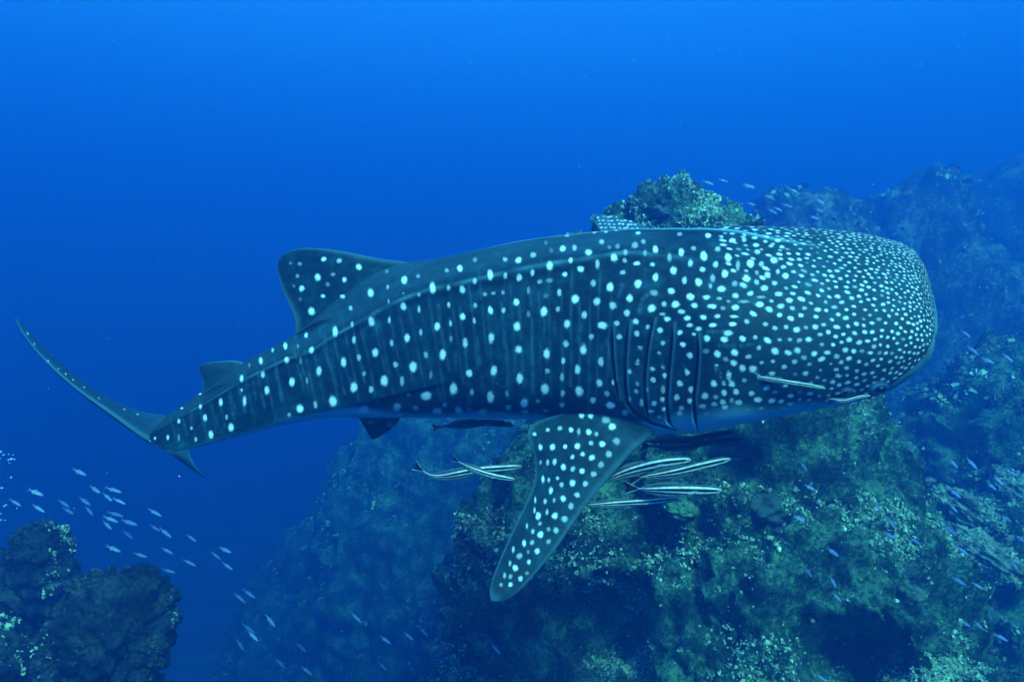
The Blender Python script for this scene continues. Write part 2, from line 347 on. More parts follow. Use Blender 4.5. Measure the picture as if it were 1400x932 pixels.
pecmarks = marks(640, 540, 932 / 300.0, [(282,165,18,18,.8),(338,147,20,18,.7),(390,140,20,22,.7),(437,147,20,28),(470,155,16,40,.6),(512,157,26,28),(545,165,18,22,.7),(482,85,24,30),(520,85,26,32),(585,105,40,30,.6),(612,133,32,32),(307,222,18,28),(358,220,22,30),(412,218,18,24,.9),(464,216,26,26),(522,203,24,22,.7),(570,207,30,26),(630,195,30,36,.5),(405,305,24,28),(443,262,18,22,.8),(487,250,22,24,.8),(526,265,28,26,.9),(597,250,30,30,.6),(367,283,18,28,.9),(338,285,14,26,.8),(308,285,12,22,.7),(318,357,14,36),(343,360,12,26,.8),(380,352,14,18,.8),(445,313,22,24,.7),(484,322,26,24,.9),(565,295,28,26,.5),(352,405,18,32),(397,380,18,26,.7),(443,373,28,28,.9),(498,375,26,24,.7),(533,335,26,26,.6),(327,450,14,26,.8),(365,445,14,22,.6),(404,439,26,28),(463,423,26,24,.7),(285,445,10,30,.8),(298,512,22,36),(282,488,10,28,.8),(335,495,14,26,.7),(368,512,26,30),(410,525,28,28,.6),(437,470,26,28,.6),(250,555,10,30,.7),(305,545,16,20,.6),(275,578,16,22,.7),(307,592,26,30),(342,568,18,20,.5),(373,573,26,26,.6),(238,628,16,32),(272,625,18,24,.6),(342,620,20,24,.5),(192,655,12,30,.7),(293,662,24,26,.9),(255,665,16,20,.4),(218,682,28,26,.6),(258,708,18,24,.8),(200,733,24,28),(178,713,14,24,.6),(155,765,14,26,.6),(180,770,18,22,.5),(222,778,22,24,.7),(180,803,20,20,.9),(140,805,16,18,.5),(250,755,18,18,.4)])
def strokes(x0, y0, rows):
    return [([(x0 + p[0] / S, y0 + p[1] / S) for p in r[0]], r[1], r[2] / S) for r in rows]
lines = []
lines += strokes(200, 440, [([(820,240),(860,490)],.35,20),([(680,360),(700,510)],.22,18),([(400,480),(450,640)],.22,18),([(530,430),(570,580)],.22,18),([(283,560),(290,620)],.3,16)])
lines += strokes(370, 420, [([(15,290),(70,590)],.3,20),([(155,180),(190,340),(240,520)],.28,18),([(300,110),(350,290),(420,490)],.32,22),([(520,60),(540,240),(600,420)],.22,18),([(590,20),(600,220)],.15,18),([(435,290),(520,500)],.2,22),([(770,200),(800,380),(840,500)],.2,18)])
lines += strokes(540, 420, [([(690,110),(715,300),(718,580)],.36,22),([(870,120),(878,540)],.36,22),([(520,170),(540,360)],.32,22),([(388,290),(385,390)],.22,22),([(452,280),(455,350)],.2,24),([(555,430),(555,510)],.2,24),([(470,560),(470,620)],.3,20),([(165,180),(200,320),(300,600)],.18,20),([(625,480),(625,520)],.2,24),([(345,60),(355,200)],.22,20)])
lines += strokes(700, 300, [([(205,640),(203,760)],.3,26),([(270,660),(272,770)],.28,24),([(125,680),(132,930)],.34,22),([(440,680),(420,750)],.35,26),([(700,420),(680,490)],.3,26),([(810,590),(830,510),(890,450)],.4,26),([(620,740),(560,830)],.35,28),([(190,230),(185,270)],.2,26)])
lines += strokes(700, 420, [([(132,400),(135,540)],.34,22),([(490,330),(495,520)],.22,24),([(330,330),(318,600)],.25,20),([(225,300),(215,500)],.14,22),([(60,100),(50,250)],.12,22)])
lines += strokes(880, 290, [([(405,760),(550,760)],.5,18),([(480,850),(580,850)],.4,22),([(620,850),(710,840)],.5,20),([(430,400),(440,440)],.4,30)])

spot = np.zeros((NI, NJ)); glow = np.zeros((NI, NJ)); pale = np.zeros((NI, NJ)); crease = np.zeros((NI, NJ))
ok = facing > .04
def near(PXm, PYm, okm, x, y):
    d = (PXm - x)**2 + (PYm - y)**2
    d = np.where(okm, d, 1e9); k = int(d.argmin()); return divmod(k, PXm.shape[1]), math.sqrt(d.flat[k])
def put(field, gl, ix, f, br):
    cur = field[ix]; m = f > cur
    field[ix] = np.where(m, f, cur); gl[ix] = np.where(m, br, gl[ix])
def stamp(field, gl, PXm, PYm, okm, sps, seed, grow=1.0):
    r_ = np.random.default_rng(seed)
    sub = 6
    for (x, y, ww, hh, br) in sps:
        (i, j), _ = near(PXm[::sub, ::sub], PYm[::sub, ::sub], okm[::sub, ::sub], x, y)
        i, j = i * sub, j * sub
        wi, wj = 40, 48
        i0, i1 = max(0, i - wi), min(PXm.shape[0], i + wi)
        jj = np.arange(j - wj, j + wj)
        jj = jj % PXm.shape[1] if field is spot else jj[(jj >= 0) & (jj < PXm.shape[1])]
        qx = PXm[i0:i1][:, jj]; qy = PYm[i0:i1][:, jj]
        a = np.arctan2(qy - y, qx - x)
        ph = r_.uniform(0, 6.28, 3)
        wob = 1 + .06 * np.sin(2 * a + ph[0]) + .03 * np.sin(3 * a + ph[1])
        d = np.sqrt(((qx - x) / (ww / 2 * grow))**2 + ((qy - y) / (hh / 2 * grow))**2) / wob
        f = np.clip(1 - .5 * d, 0, 1) * okm[i0:i1][:, jj]
        put(field, gl, np.ix_(np.arange(i0, i1), jj), f, br)
def poly_dist(QX, QY, pts):
    best = np.full(QX.shape, 1e9); par = np.zeros(QX.shape)
    for k, ((x0, y0), (x1, y1)) in enumerate(zip(pts[:-1], pts[1:])):
        dx, dy = x1 - x0, y1 - y0; l2 = dx * dx + dy * dy + 1e-9
        t = np.clip(((QX - x0) * dx + (QY - y0) * dy) / l2, 0, 1)
        d = np.sqrt((QX - x0 - t * dx)**2 + (QY - y0 - t * dy)**2)
        m = d < best; best = np.where(m, d, best); par = np.where(m, k + t, par)
    return best, par / max(1, len(pts) - 1)
def stroke(field, pts, br, ww, okm, jitter=True):
    xs = [p[0] for p in pts]
    i0, i1 = np.searchsorted(spx, min(xs) - 60), np.searchsorted(spx, max(xs) + 60)
    d, par = poly_dist(PX[i0:i1], PY[i0:i1], pts)
    wv = 1 + .22 * np.sin(par * 9 + pts[0][0]) + .15 * np.sin(par * 23 + pts[0][1])
    f = np.clip(1 - .5 * d / (ww * .5 * wv), 0, 1) * okm[i0:i1]
    put(field, glow, np.ix_(np.arange(i0, i1), np.arange(NJ)), f * .94, br)
stamp(spot, glow, PX, PY, ok, [s for s in spots if s[0] < 1078], 5, .82)
stamp(spot, glow, PX, PY, ok, [s for s in finmarks if near(PX, PY, ok, s[0], s[1])[1] < 1.5], 15, .82)
def faint(pts, br, ww):
    xs = [p[0] for p in pts]
    i0, i1 = np.searchsorted(spx, min(xs) - 40), np.searchsorted(spx, max(xs) + 40)
    d, par = poly_dist(PX[i0:i1], PY[i0:i1], pts)
    g = br * np.exp(-(d / (ww * .5))**2) * (.7 + .3 * np.sin(par * 11 + pts[0][0]) + .25 * np.sin(par * 29 + pts[0][1])) * ok[i0:i1]
    pale[i0:i1] = np.maximum(pale[i0:i1], g)
for pts, br, ww in lines: faint(pts, br * .38, ww * .9)
# thin faint bars between the columns of spots, from the gills to the tail
bar = random.Random(4)
for k in range(46):
    x0 = 238 + k * 13.2 + bar.uniform(-2, 2)
    i = np.searchsorted(spx, x0); hgt = sbot[i] - stop[i]
    lean = np.interp(x0, [230, 420, 560, 700, 840], [.22, .22, .20, .06, -.05])
    a0 = bar.uniform(.10, .40); a1 = bar.uniform(.60, .92)
    y0, y1 = stop[i] + hgt * a0, stop[i] + hgt * a1
    faint([(x0 + lean * (y - (y0 + y1) / 2) + bar.uniform(-1, 1), y) for y in np.linspace(y0, y1, 5)], bar.uniform(.06, .12), bar.uniform(2.8, 4.2))
# head: spots packed tighter and tighter towards the snout, spaced on the skin itself
inhead = np.argwhere((spx[:, None] > 985) & (np.abs(ang(tj))[None, :] < np.radians(112)))
cand = inhead[rng.permutation(len(inhead))[:90000]]
pos = P[cand[:, 0], cand[:, 1]]
tcand = np.degrees(np.abs(ang(tj[cand[:, 1]])))
pxc = PX[cand[:, 0], cand[:, 1]]
sp_px = np.interp(spx[cand[:, 0]], [985, 1060, 1100, 1150, 1200, 1240, 1270, 1282], [14.0, 11.8, 10.7, 9.2, 7.5, 6.4, 6.0, 5.8])
sp_px = sp_px * np.interp(tcand, [0, 35, 75, 112], [.86, .9, .97, .97])
smet = sp_px / F * 4.5
acc = np.zeros((4000, 3)); accr = np.zeros(4000); accij = []; n = 0
# spots already set where the hand-placed ones end
for s in spots:
    if 930 < s[0] < 1078:
        (i, j), dd = near(PX[::4, ::4], PY[::4, ::4], ok[::4, ::4], s[0], s[1]); acc[n] = P[i * 4, j * 4]; accr[n] = .050; n += 1
n0 = n
for k in range(len(cand)):
    if n > 3900: break
    d = np.abs(acc[:n] - pos[k]); 
    if n and (np.einsum('ij,ij->i', d, d) < (.5 * (accr[:n] + smet[k]))**2).any(): continue
    acc[n] = pos[k]; accr[n] = smet[k]; accij.append((cand[k, 0], cand[k, 1])); n += 1
for q, (i, j) in enumerate(accij):
    r0 = accr[n0 + q]; c = P[i, j]
    big = rng.uniform(.22, .33); br = rng.uniform(.8, 1.0) if rng.random() > .13 else rng.uniform(.4, .7)
    if spx[i] < 1130 and rng.random() < .42: br *= .72; big *= .8
    wi, wj = 34, 40
    i0, i1 = max(0, i - wi), min(NI, i + wi); jj = np.arange(j - wj, j + wj) % NJ
    Q = P[i0:i1][:, jj] - c
    e1 = P[min(NI - 1, i + 1), j] - P[max(0, i - 1), j]; e1 = e1 / (np.linalg.norm(e1) + 1e-9)
    e2 = np.cross(Nrm[i, j], e1)
    an = rng.uniform(-.5, .5); el = rng.uniform(1.0, 1.35)
    u_ = Q @ e1; v_ = Q @ e2
    uu = u_ * math.cos(an) + v_ * math.sin(an); vv = -u_ * math.sin(an) + v_ * math.cos(an)
    d = np.sqrt((uu / el)**2 + (vv * el**.5)**2 + (Q @ Nrm[i, j])**2 * .5) / (r0 * big)
    put(spot, glow, np.ix_(np.arange(i0, i1), jj), np.clip(1 - .5 * d, 0, 1), br)
# the far flank carries the same pattern, mirrored across the back
mirror = (-np.arange(NJ)) % NJ
hidden = (~ok) & (ang(tj)[None, :] < 0) & (spx[:, None] < 1070)
spot = np.where(hidden, spot[:, mirror], spot); glow = np.where(hidden, glow[:, mirror], glow)

# pale throat and belly, pale lip around the blunt mouth, pale ridge lines
at_ = np.degrees(np.abs(ang(tj)))[None, :] * np.ones((NI, 1))
thr = kn(spx, [(205, 128), (480, 126), (560, 142), (820, 140), (880, 124), (930, 112), (1000, 104), (1150, 109), (1200, 116), (1282, 112)])[:, None]
bel = sstep(at_ + 2.0 * np.sin(PX * .05) * np.sin(PX * .021 + 1), thr - 6, thr + 12)
pale = np.maximum(pale, bel * 1.0); glow *= 1 - sstep(at_, thr - 3, thr + 7) * (spx[:, None] > 900)
lip = sstep(spx, 1276.5, 1279.5)[:, None] * np.ones((1, NJ))
pale = np.maximum(pale, lip * .34); glow *= 1 - lip
pale = np.maximum(pale, .75 * np.clip(h0 / .016, 0, 1)[:, None] * np.exp(-(ang(tj)[None, :] / .020)**2))
for s in (1, -1):
    pale = np.maximum(pale, .22 * np.clip(h1 / .016, 0, 1)[:, None] * np.exp(-(ang(tj[None, :] - s * (tr1[:, None] - .03)) / .03)**2) * (.75 + .6 * np.sin(spx * .11) * np.sin(spx * .043))[:, None])
# lighter saddle of skin along the back
pale = np.maximum(pale, .05 * (1 - sstep(np.abs(ang(tj))[None, :], tr1[:, None] - .25, tr1[:, None])) * (1 - sstep(spx, 820, 960))[:, None])

pale = np.maximum(pale, .05 * sstep(spx, 930, 1120)[:, None])
rim = [(1240,334),(1256,344),(1267,361),(1274.5,385),(1279,410),(1281.5,437),(1279.5,462),(1269,488),(1250,508),(1226,526),(1205,538),(1178,547)]
ih = np.searchsorted(spx, 1150)
dr, pr_ = poly_dist(PX[ih:], PY[ih:], rim)
wr = np.interp(pr_, [0, .25, .5, .62, .8, .92, 1], [.6, 1.0, 2.0, 4.2, 5.0, 3.0, 2])
rimm = (1 - sstep(dr, wr - 1, wr + 1.4)) * ok[ih:]
pale[ih:] = np.maximum(pale[ih:], rimm * .34); glow[ih:] *= 1 - rimm
crease[ih:] = np.maximum(crease[ih:], .55 * np.exp(-((dr - wr - .6) / .8)**2) * sstep(pr_, .3, .5) * ok[ih:])
for ex, ey, er in ((1204, 530.5, 13), (1160, 536, 9)):
    de = np.sqrt((PX[ih - 60:] - ex)**2 + ((PY[ih - 60:] - ey) * 1.5)**2)
    ring = np.exp(-(de / er)**4) * ok[ih - 60:]
    pale[ih - 60:] = np.maximum(pale[ih - 60:], 1.0 * ring); glow[ih - 60:] *= 1 - ring
# gill slits: cut into the flank
gills = [[(836,447),(835,470),(836.5,492),(840,520),(845,545)], [(859,440),(855,465),(853,495),(853.5,530),(857,552),(868,564),(886,572)], [(893,436),(888,452),(883,480),(880,520),(882,552),(886,572)],
         [(919,443),(917,470),(913,510),(910.5,545),(913,574),(920,584)], [(953,458),(953,485),(950.5,520),(947.5,545),(950,572),(954,589)]]
dig = np.zeros((NI, NJ)); flap = np.zeros((NI, NJ))
for g in gills + [[(852,545),(868,566),(892,580),(925,588)]]:
    xs = [p[0] for p in g]; i0, i1 = np.searchsorted(spx, min(xs) - 60), np.searchsorted(spx, max(xs) + 60)
    d, par = poly_dist(PX[i0:i1], PY[i0:i1], g)
    taper = np.clip(np.minimum(par, 1 - par) * 7, .35, 1)
    o_ = ok[i0:i1]
    dig[i0:i1] = np.maximum(dig[i0:i1], np.exp(-(d / (1.7 * taper))**2) * taper * o_)
    crease[i0:i1] = np.maximum(crease[i0:i1], (1 - sstep(d, 1.3 * taper, 2.8 * taper)) * o_)
    gx = np.interp(PY[i0:i1], [p[1] for p in g], xs) - PX[i0:i1]
    inside = (PY[i0:i1] > g[0][1] - 4) & (PY[i0:i1] < g[-1][1] + 4) & o_
    fl = np.where(gx < 0, 0, np.exp(-(gx / 12)**2)) * inside
    flap[i0:i1] = np.maximum(flap[i0:i1], fl)
    pale[i0:i1] = np.maximum(pale[i0:i1], .16 * np.exp(-((gx * -1 - 4) / 2.5)**2) * inside)
hid2 = (~ok) & (ang(tj)[None, :] < 0)
for A in (dig, crease, flap): A[:] = np.where(hid2, np.maximum(A, A[:, mirror]), A)
# mouth slit and nostril
lipline = np.exp(-((spx - 1275.8) / 1.0)**2)[:, None]
dig = np.maximum(dig, lipline * .5); crease = np.maximum(crease, lipline * .35)
P = P - Nrm * (dig * .030)[..., None] + Nrm * (flap * .005)[..., None]
P = P + Nrm * (.003 * fbm((P * 5).reshape(-1, 3), 3, 40).reshape(NI, NJ))[..., None]

shark = thing('whale_shark', 'huge white-spotted whale shark swimming above the reef with remoras around it', 'shark', tuple(at(800, 575, 4.9)))
Vb = P.reshape(-1, 3)
tail_c = P[0].mean(0); nose_c = P[-1].mean(0)
Fb = grid_faces(NI, NJ, True)
body = obj('body', Vb, Fb, SKIN, shark, {'spot': spot.ravel(), 'glow': (glow ** 1.45).ravel(), 'pale': pale.ravel(), 'crease': crease.ravel()})

# ---- fins
def resamp(pts, n):
    p = np.array(pts, float)
    # gentle corner rounding
    for _ in range(2):
        q = [p[0]]
        for a, b in zip(p[:-1], p[1:]): q += [a * .75 + b * .25, a * .25 + b * .75]
        q.append(p[-1]); p = np.array(q)
    l = np.concatenate([[0], np.cumsum(np.linalg.norm(np.diff(p, axis=0), axis=1))])
    s = np.linspace(0, l[-1], n)
    return np.stack([np.interp(s, l, p[:, k]) for k in range(p.shape[1])], 1)
def fin(name, lead, trail, thick, mks=None, NS=120, NC=60, seed=0, edge_pale=.25, tip_th=.12, paleness=.0, grow=.86, parent=None, flare=0.0, root=0.0):
    """lead / trail: (px, py, distance) polylines from root to tip"""
    A = resamp(lead, NS); B = resamp(trail, NS)
    A3 = np.array([at(*r) for r in A]); B3 = np.array([at(*r) for r in B])
    c = (1 - np.cos(np.linspace(0, np.pi, NC))) / 2
    M = A3[:, None, :] * (1 - c)[None, :, None] + B3[:, None, :] * c[None, :, None]
    span = np.gradient(M, axis=0); ch = (B3 - A3)[:, None, :] * np.ones((1, NC, 1)) + 1e-6
    nn = np.cross(span, ch); nn /= np.linalg.norm(nn, axis=-1, keepdims=True) + 1e-9
    nn = nn[NS // 3:NS // 2].mean((0, 1)) * np.ones_like(nn) * .5 + nn * .5
    if (nn * -M).sum() < 0: nn = -nn
    s = np.linspace(0, 1, NS)
    th = thick * (1 - s * (1 - tip_th)) + flare * np.exp(-s / .16)
    if root: th = th * (.15 + .85 * sstep(s, 0, root))
    prof = 2.6 * (np.sqrt(np.clip(c, 0, 1)) * (1 - c) ** 1.1) 
    prof = prof / prof.max()
    off = th[:, None] * prof[None, :] * .5
    off = off * np.clip((1 - s)[:, None] * 14, 0, 1) ** .5
    front = M + nn * off[..., None]; back = (M - nn * off[..., None])[:, ::-1]
    P_ = np.concatenate([front, back[:, 1:-1]], 1)
    QX, QY = project(front)
    sp = np.zeros((NS, NC)); gw = np.zeros((NS, NC))
    if mks: stamp(sp, gw, QX, QY, np.ones((NS, NC), bool), mks, seed, grow)
    pl = edge_pale * np.maximum(np.exp(-(c / .05)**2)[None, :], np.exp(-((1 - c) / .05)**2)[None, :]) * np.ones((NS, 1))
    pl = np.maximum(pl, edge_pale * sstep(s, .93, 1.0)[:, None]); pl = np.maximum(pl, paleness)
    full = lambda G: np.concatenate([G, G[:, ::-1][:, 1:-1]], 1)
    nj = P_.shape[1]
    Fq = grid_faces(NS, nj, True)
    return obj(name, P_.reshape(-1, 3), Fq, SKIN, parent or shark, {'spot': full(sp).ravel(), 'glow': (full(gw) ** 1.45).ravel(), 'pale': full(pl).ravel(), 'crease': np.zeros(NS * nj)})

body_near = lambda x, y: float(P[tuple(near(PX, PY, ok, x, y)[0])][1])
pec = fin('pectoral_fin',
    [(872,540,body_near(872,540)+.16),(884,568,body_near(884,568)+.07),(897,588,body_near(895,586)+.01),(884,601,4.27),(868,613,4.22),(848,636,4.18),(820,667,4.12),(790,705,4.05),(762,748,3.98),(733,783,3.92),(712,806,3.88),(694,819,3.86),(680,823,3.85),(672,821,3.85)],
    [(835,525,body_near(835,525)+.20),(806,548,body_near(806,548)+.07),(770,565,body_near(770,565)+.0),(731,576,4.48),(720,590,4.40),(726,607,4.36),(733,632,4.32),(732,656,4.27),(722,682,4.20),(705,716,4.10),(686,758,4.0),(675,785,3.93),(669,806,3.87),(671,820,3.85)],
    .13, pecmarks, 170, 84, 3, .16, .22, .02, root=.16)
tag(pec, 'white-spotted pectoral fin hanging down over the reef')
def mini(x0, y0, x1, y1, nx, ny, w_, h_, seed, skew=0):
    r_ = np.random.default_rng(seed); out = []
    for a in range(nx):
        for b in range(ny):
            out.append((x0 + (x1 - x0) * (a + .5 + r_.uniform(-.25, .25)) / nx + skew * b, y0 + (y1 - y0) * (b + .5 + r_.uniform(-.2, .2)) / ny, w_ * r_.uniform(.7, 1.2), h_ * r_.uniform(.7, 1.2), r_.uniform(.6, 1)))
    return out
fin('pectoral_fin',
    [(930,380,5.3),(905,322,5.6),(870,304,5.85),(840,296,6.1),(822,293,6.2),(811,293,6.25)],
    [(850,400,5.3),(838,330,5.6),(822,316,5.85),(815,306,6.0),(810,299,6.2),(809,295,6.25)],
    .10, mini(815, 294, 870, 314, 9, 4, 4.5, 2.4, 8, 1.5), 110, 70, 4, .4, .2, .12)
dl = float(P[np.searchsorted(spx, 490), 0, 1]) + .01
fin('dorsal_fin',
    [(600,385,dl+.03),(575,362,dl),(556,358,dl),(530,355,dl+.01),(505,351,dl+.02),(478,345,dl+.03),(450,340.5,dl+.05),(422,338.5,dl+.07),(402,341,dl+.09),(388,347,dl+.1),(381,356,dl+.11)],
    [(430,470,dl+.06),(412,462,dl+.06),(403,457.5,dl+.05),(404.5,445,dl+.05),(403,432,dl+.06),(396,417,dl+.07),(389,402,dl+.08),(383,386,dl+.1),(380,374,dl+.1),(379,365,dl+.11),(380.5,357,dl+.11)],
    .12, finmarks, 150, 110, 6, .16, .16, .0, flare=.06)
# thin dark tube laid along the notch under the fin's free rear tip
def dark_tube(name, pts, width, mat, parent):
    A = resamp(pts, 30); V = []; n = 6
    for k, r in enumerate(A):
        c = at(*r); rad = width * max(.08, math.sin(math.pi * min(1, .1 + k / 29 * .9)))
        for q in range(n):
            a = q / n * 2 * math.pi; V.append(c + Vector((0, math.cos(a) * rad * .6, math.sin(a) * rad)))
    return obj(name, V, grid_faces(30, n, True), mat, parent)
CREASE = plain('notch_line_dark', (.008, .012, .014), .8, .1)
body_near = lambda x, y: float(P[tuple(near(PX, PY, ok, x, y)[0])][1])
dark_tube('notch_line', [(404,458,body_near(410,460)-.03),(420,449,body_near(420,452)-.02),(436,440,body_near(436,444)-.02),(455,437,body_near(455,440)-.01)], .010, CREASE, shark)
d2 = float(P[np.searchsorted(spx, 305), 0, 1])
fin('dorsal_fin',
    [(350,505,d2),(332,494,d2),(315,492.5,d2),(298,494,d2),(283,496,d2),(275,499,d2+.01),(272.5,503,d2+.02)],
    [(300,545,d2),(285,541,d2),(276,540,d2),(277.5,530,d2),(279,522,d2),(275,514,d2+.01),(272,504,d2+.02)],
    .07, None, 60, 40, 7, .2, .2, .03)
dark_tube('notch_line', [(277,541,body_near(285,542)-.03),(290,532,body_near(292,536)-.02),(302,527,body_near(302,530)-.02),(313,525,body_near(313,528)-.01)], .007, CREASE, shark)
# tail fin: the tall upper lobe sweeps away, seen almost edge on; the lower lobe is short
tail_marks = [(38,456,3,4,.8),(47,470,2.6,3.4,.7),(66,493,2.6,3,.8),(80,504,2.6,3,.7),(90,511,2.6,3.4,.8),(100,519,3,3,.7),(115,529,3,2.6,.7),(135,544,3,2.6,.6),(170,559,4,2.4,.7),(188,566,4,2.4,.7)]
caud = fin('caudal_fin',
    [(236,600,5.80),(214,607,5.74),(197,599,5.68),(170,579,5.62),(140,557,5.60),(110,536,5.62),(80,511,5.67),(52,483,5.75),(33,458,5.84),(24,443,5.92),(20.5,434,5.98)],
    [(240,572,6.02),(222,567,6.05),(200,565,6.12),(170,554,6.18),(140,539,6.20),(110,519,6.20),(80,495,6.17),(54,468,6.12),(34,446,6.06),(24,437,6.02),(20,433.5,5.98)],
    .10, tail_marks, 160, 60, 9, .2, .12, .05)
fin('caudal_fin',
    [(262,606,5.82),(257,618,5.84),(262,630,5.87),(270,641,5.9),(278,649,5.92),(282,652.5,5.93)],
    [(228,606,5.84),(232,620,5.86),(243,628,5.9),(256,637,5.92),(270,647,5.93),(281,652.8,5.93)],
    .05, None, 50, 30, 10, .5, .2, .28)
fin('pelvic_fin',
    [(556,552,5.25),(546,575,5.2),(535,586,5.17),(522,595,5.14),(510,600,5.13)],
    [(486,552,5.35),(490,572,5.32),(497,580,5.26),(501,590,5.2),(509,600,5.13)],
    .05, marks(370, 420, S, [(640,730,44,22,.5),(760,745,50,46,.5)]), 60, 40, 12, .0, .3, .0)
# eye, with the small breathing hole behind it
def blob(name, c, rx, ry, rz, mat, parent, seg=14, rings=9):
    V = []
    for i in range(rings + 1):
        f = math.pi * i / rings
        for j in range(seg):
            a = 2 * math.pi * j / seg
            V.append((c[0] + rx * math.sin(f) * math.cos(a), c[1] + ry * math.sin(f) * math.sin(a), c[2] + rz * math.cos(f)))
    return obj(name, V, grid_faces(rings + 1, seg, True), mat, parent)
for nm, x, y, rx, rz in (('eye', 1204, 530.5, .030, .020), ('spiracle', 1160, 536.0, .030, .010)):
    (i, j), _ = near(PX, PY, ok, x, y)
    blob(nm, P[i, j] + Nrm[i, j] * .006, rx, .02, rz, EYE, shark)

# ------------------------------------------------------------------ reef
def cubesphere(n):
    u = np.tan(np.linspace(-np.pi / 4, np.pi / 4, n)); a, b = np.meshgrid(u, u, indexing='ij'); o = np.ones_like(a)
    fs = [(a, b, o), (b, a, -o), (o, a, b), (-o, b, a), (b, o, a), (a, -o, b)]
    V = []; Fq = []; k = 0
    g = grid_faces(n, n)
    for f in fs:
        v = np.stack([x.ravel() for x in f], 1); V.append(v / np.linalg.norm(v, axis=1, keepdims=True)); Fq.append(g + k); k += n * n
    return np.concatenate(V), np.concatenate(Fq)

def rock_shape(c, r, n, seed, amp=.28, freq=1.0, fine=.06, pits=()):
    D, Fq = cubesphere(n)
    r = np.array(r, float); base = D * r
    W = base + np.array(c)
    big = fbm(W * .55 * freq, 3, seed)
    rid = 1 - np.abs(fbm(W * 1.5 * freq, 3, seed + 20)); lump = np.abs(fbm(W * 3.4 * freq, 4, seed + 40))
    m = r.mean()
    disp = amp * big * m * .55 + (rid - .6) * .20 * amp / .28 * min(m, 2.2) + (lump - .35) * fine * 2.4 + fine * .5 * fbm(W * 11 * freq, 2, seed + 60)
    V = W + D * disp[:, None]
    for (px, py, rp, deep) in pits:
        QX, QY = project(V); g = np.exp(-(((QX - px) / rp)**2 + ((QY - py) / (rp * .75))**2)**2) * (D[:, 1] < .3)
        V = V * (1 + deep * g / np.linalg.norm(V, axis=1))[:, None]
    return V, Fq

def tri_normals(V, Fq):
    a, b, c, d = (V[Fq[:, k]] for k in range(4))
    n = np.cross(c - a, d - b); ar = np.linalg.norm(n, axis=1)
    return (a + b + c + d) / 4, n / (ar[:, None] + 1e-9), ar * .5

# --- coral pieces
def t_fingers(n, seed):
    r_ = np.random.default_rng(seed); V = []; Fq = []
    for k in range(n):
        a = r_.uniform(0, 6.28); t = r_.uniform(.1, .75); l = r_.uniform(.6, 1.2); w0 = r_.uniform(.10, .17); w1 = w0 * .7
        d = np.array([math.cos(a) * t, math.sin(a) * t, 1.0]); d /= np.linalg.norm(d)
        x = np.cross(d, [0, 1, .3]); x /= np.linalg.norm(x); y = np.cross(d, x); o = np.array([math.cos(a), math.sin(a), 0]) * .15
        s = len(V)
        for lev, ww in ((0, w0), (l, w1)):
            for q in range(4):
                an = q * math.pi / 2; V.append(o + d * lev + (x * math.cos(an) + y * math.sin(an)) * ww)
        for q in range(4): Fq.append((s + q, s + (q + 1) % 4, s + 4 + (q + 1) % 4, s + 4 + q))
        Fq.append((s + 4, s + 5, s + 6, s + 7))
    return np.array(V), np.array(Fq)
def t_leaves(n, seed):
    r_ = np.random.default_rng(seed); V = []; Fq = []
    for k in range(n):
        a = r_.uniform(0, 6.28); w_ = r_.uniform(.18, .34); up_ = r_.uniform(.3, 1.0); out = r_.uniform(.4, .9)
        d = np.array([math.cos(a), math.sin(a), 0]); x = np.array([-math.sin(a), math.cos(a), 0])
        p0 = d * .05; p1 = d * out * .6 + np.array([0, 0, up_ * .7]); p2 = d * out * 1.15 + np.array([0, 0, up_ * r_.uniform(.6, 1.1)])
        s = len(V); V += [p0 - x * w_ * .5, p0 + x * w_ * .5, p1 - x * w_, p1 + x * w_, p2 - x * w_ * .7, p2 + x * w_ * .7]
        Fq += [(s, s + 1, s + 3, s + 2), (s + 2, s + 3, s + 5, s + 4)]
    return np.array(V), np.array(Fq)
def t_knob(seed):
    D, Fq = cubesphere(2); V = D * (1 + .35 * fbm(D * 2.2 + seed * 7.7, 2, seed))[:, None]; V[:, 2] = V[:, 2] * .7 + .2
    return V * .6, Fq
def t_plate(seed):
    r_ = np.random.default_rng(seed); n = 10; V = [(0, 0, 0)] * 0; Fq = []
    for ring, (rr, zz) in enumerate(((.12, 0), (.6, .28), (1.0, .36), (.9, .30), (.1, .05))):
        for q in range(n):
            a = q / n * 6.2832; k = 1 + .16 * math.sin(3 * a + seed) + .1 * math.sin(5 * a + seed * 2); V.append((rr * k * math.cos(a), rr * k * math.sin(a), zz + .05 * math.sin(2 * a + seed)))
    return np.array(V), grid_faces(5, n, True)
TEMPL = [t_fingers(2, 1), t_fingers(3, 2), t_leaves(3, 3), t_leaves(4, 4), t_knob(1), t_knob(2), t_plate(1)]

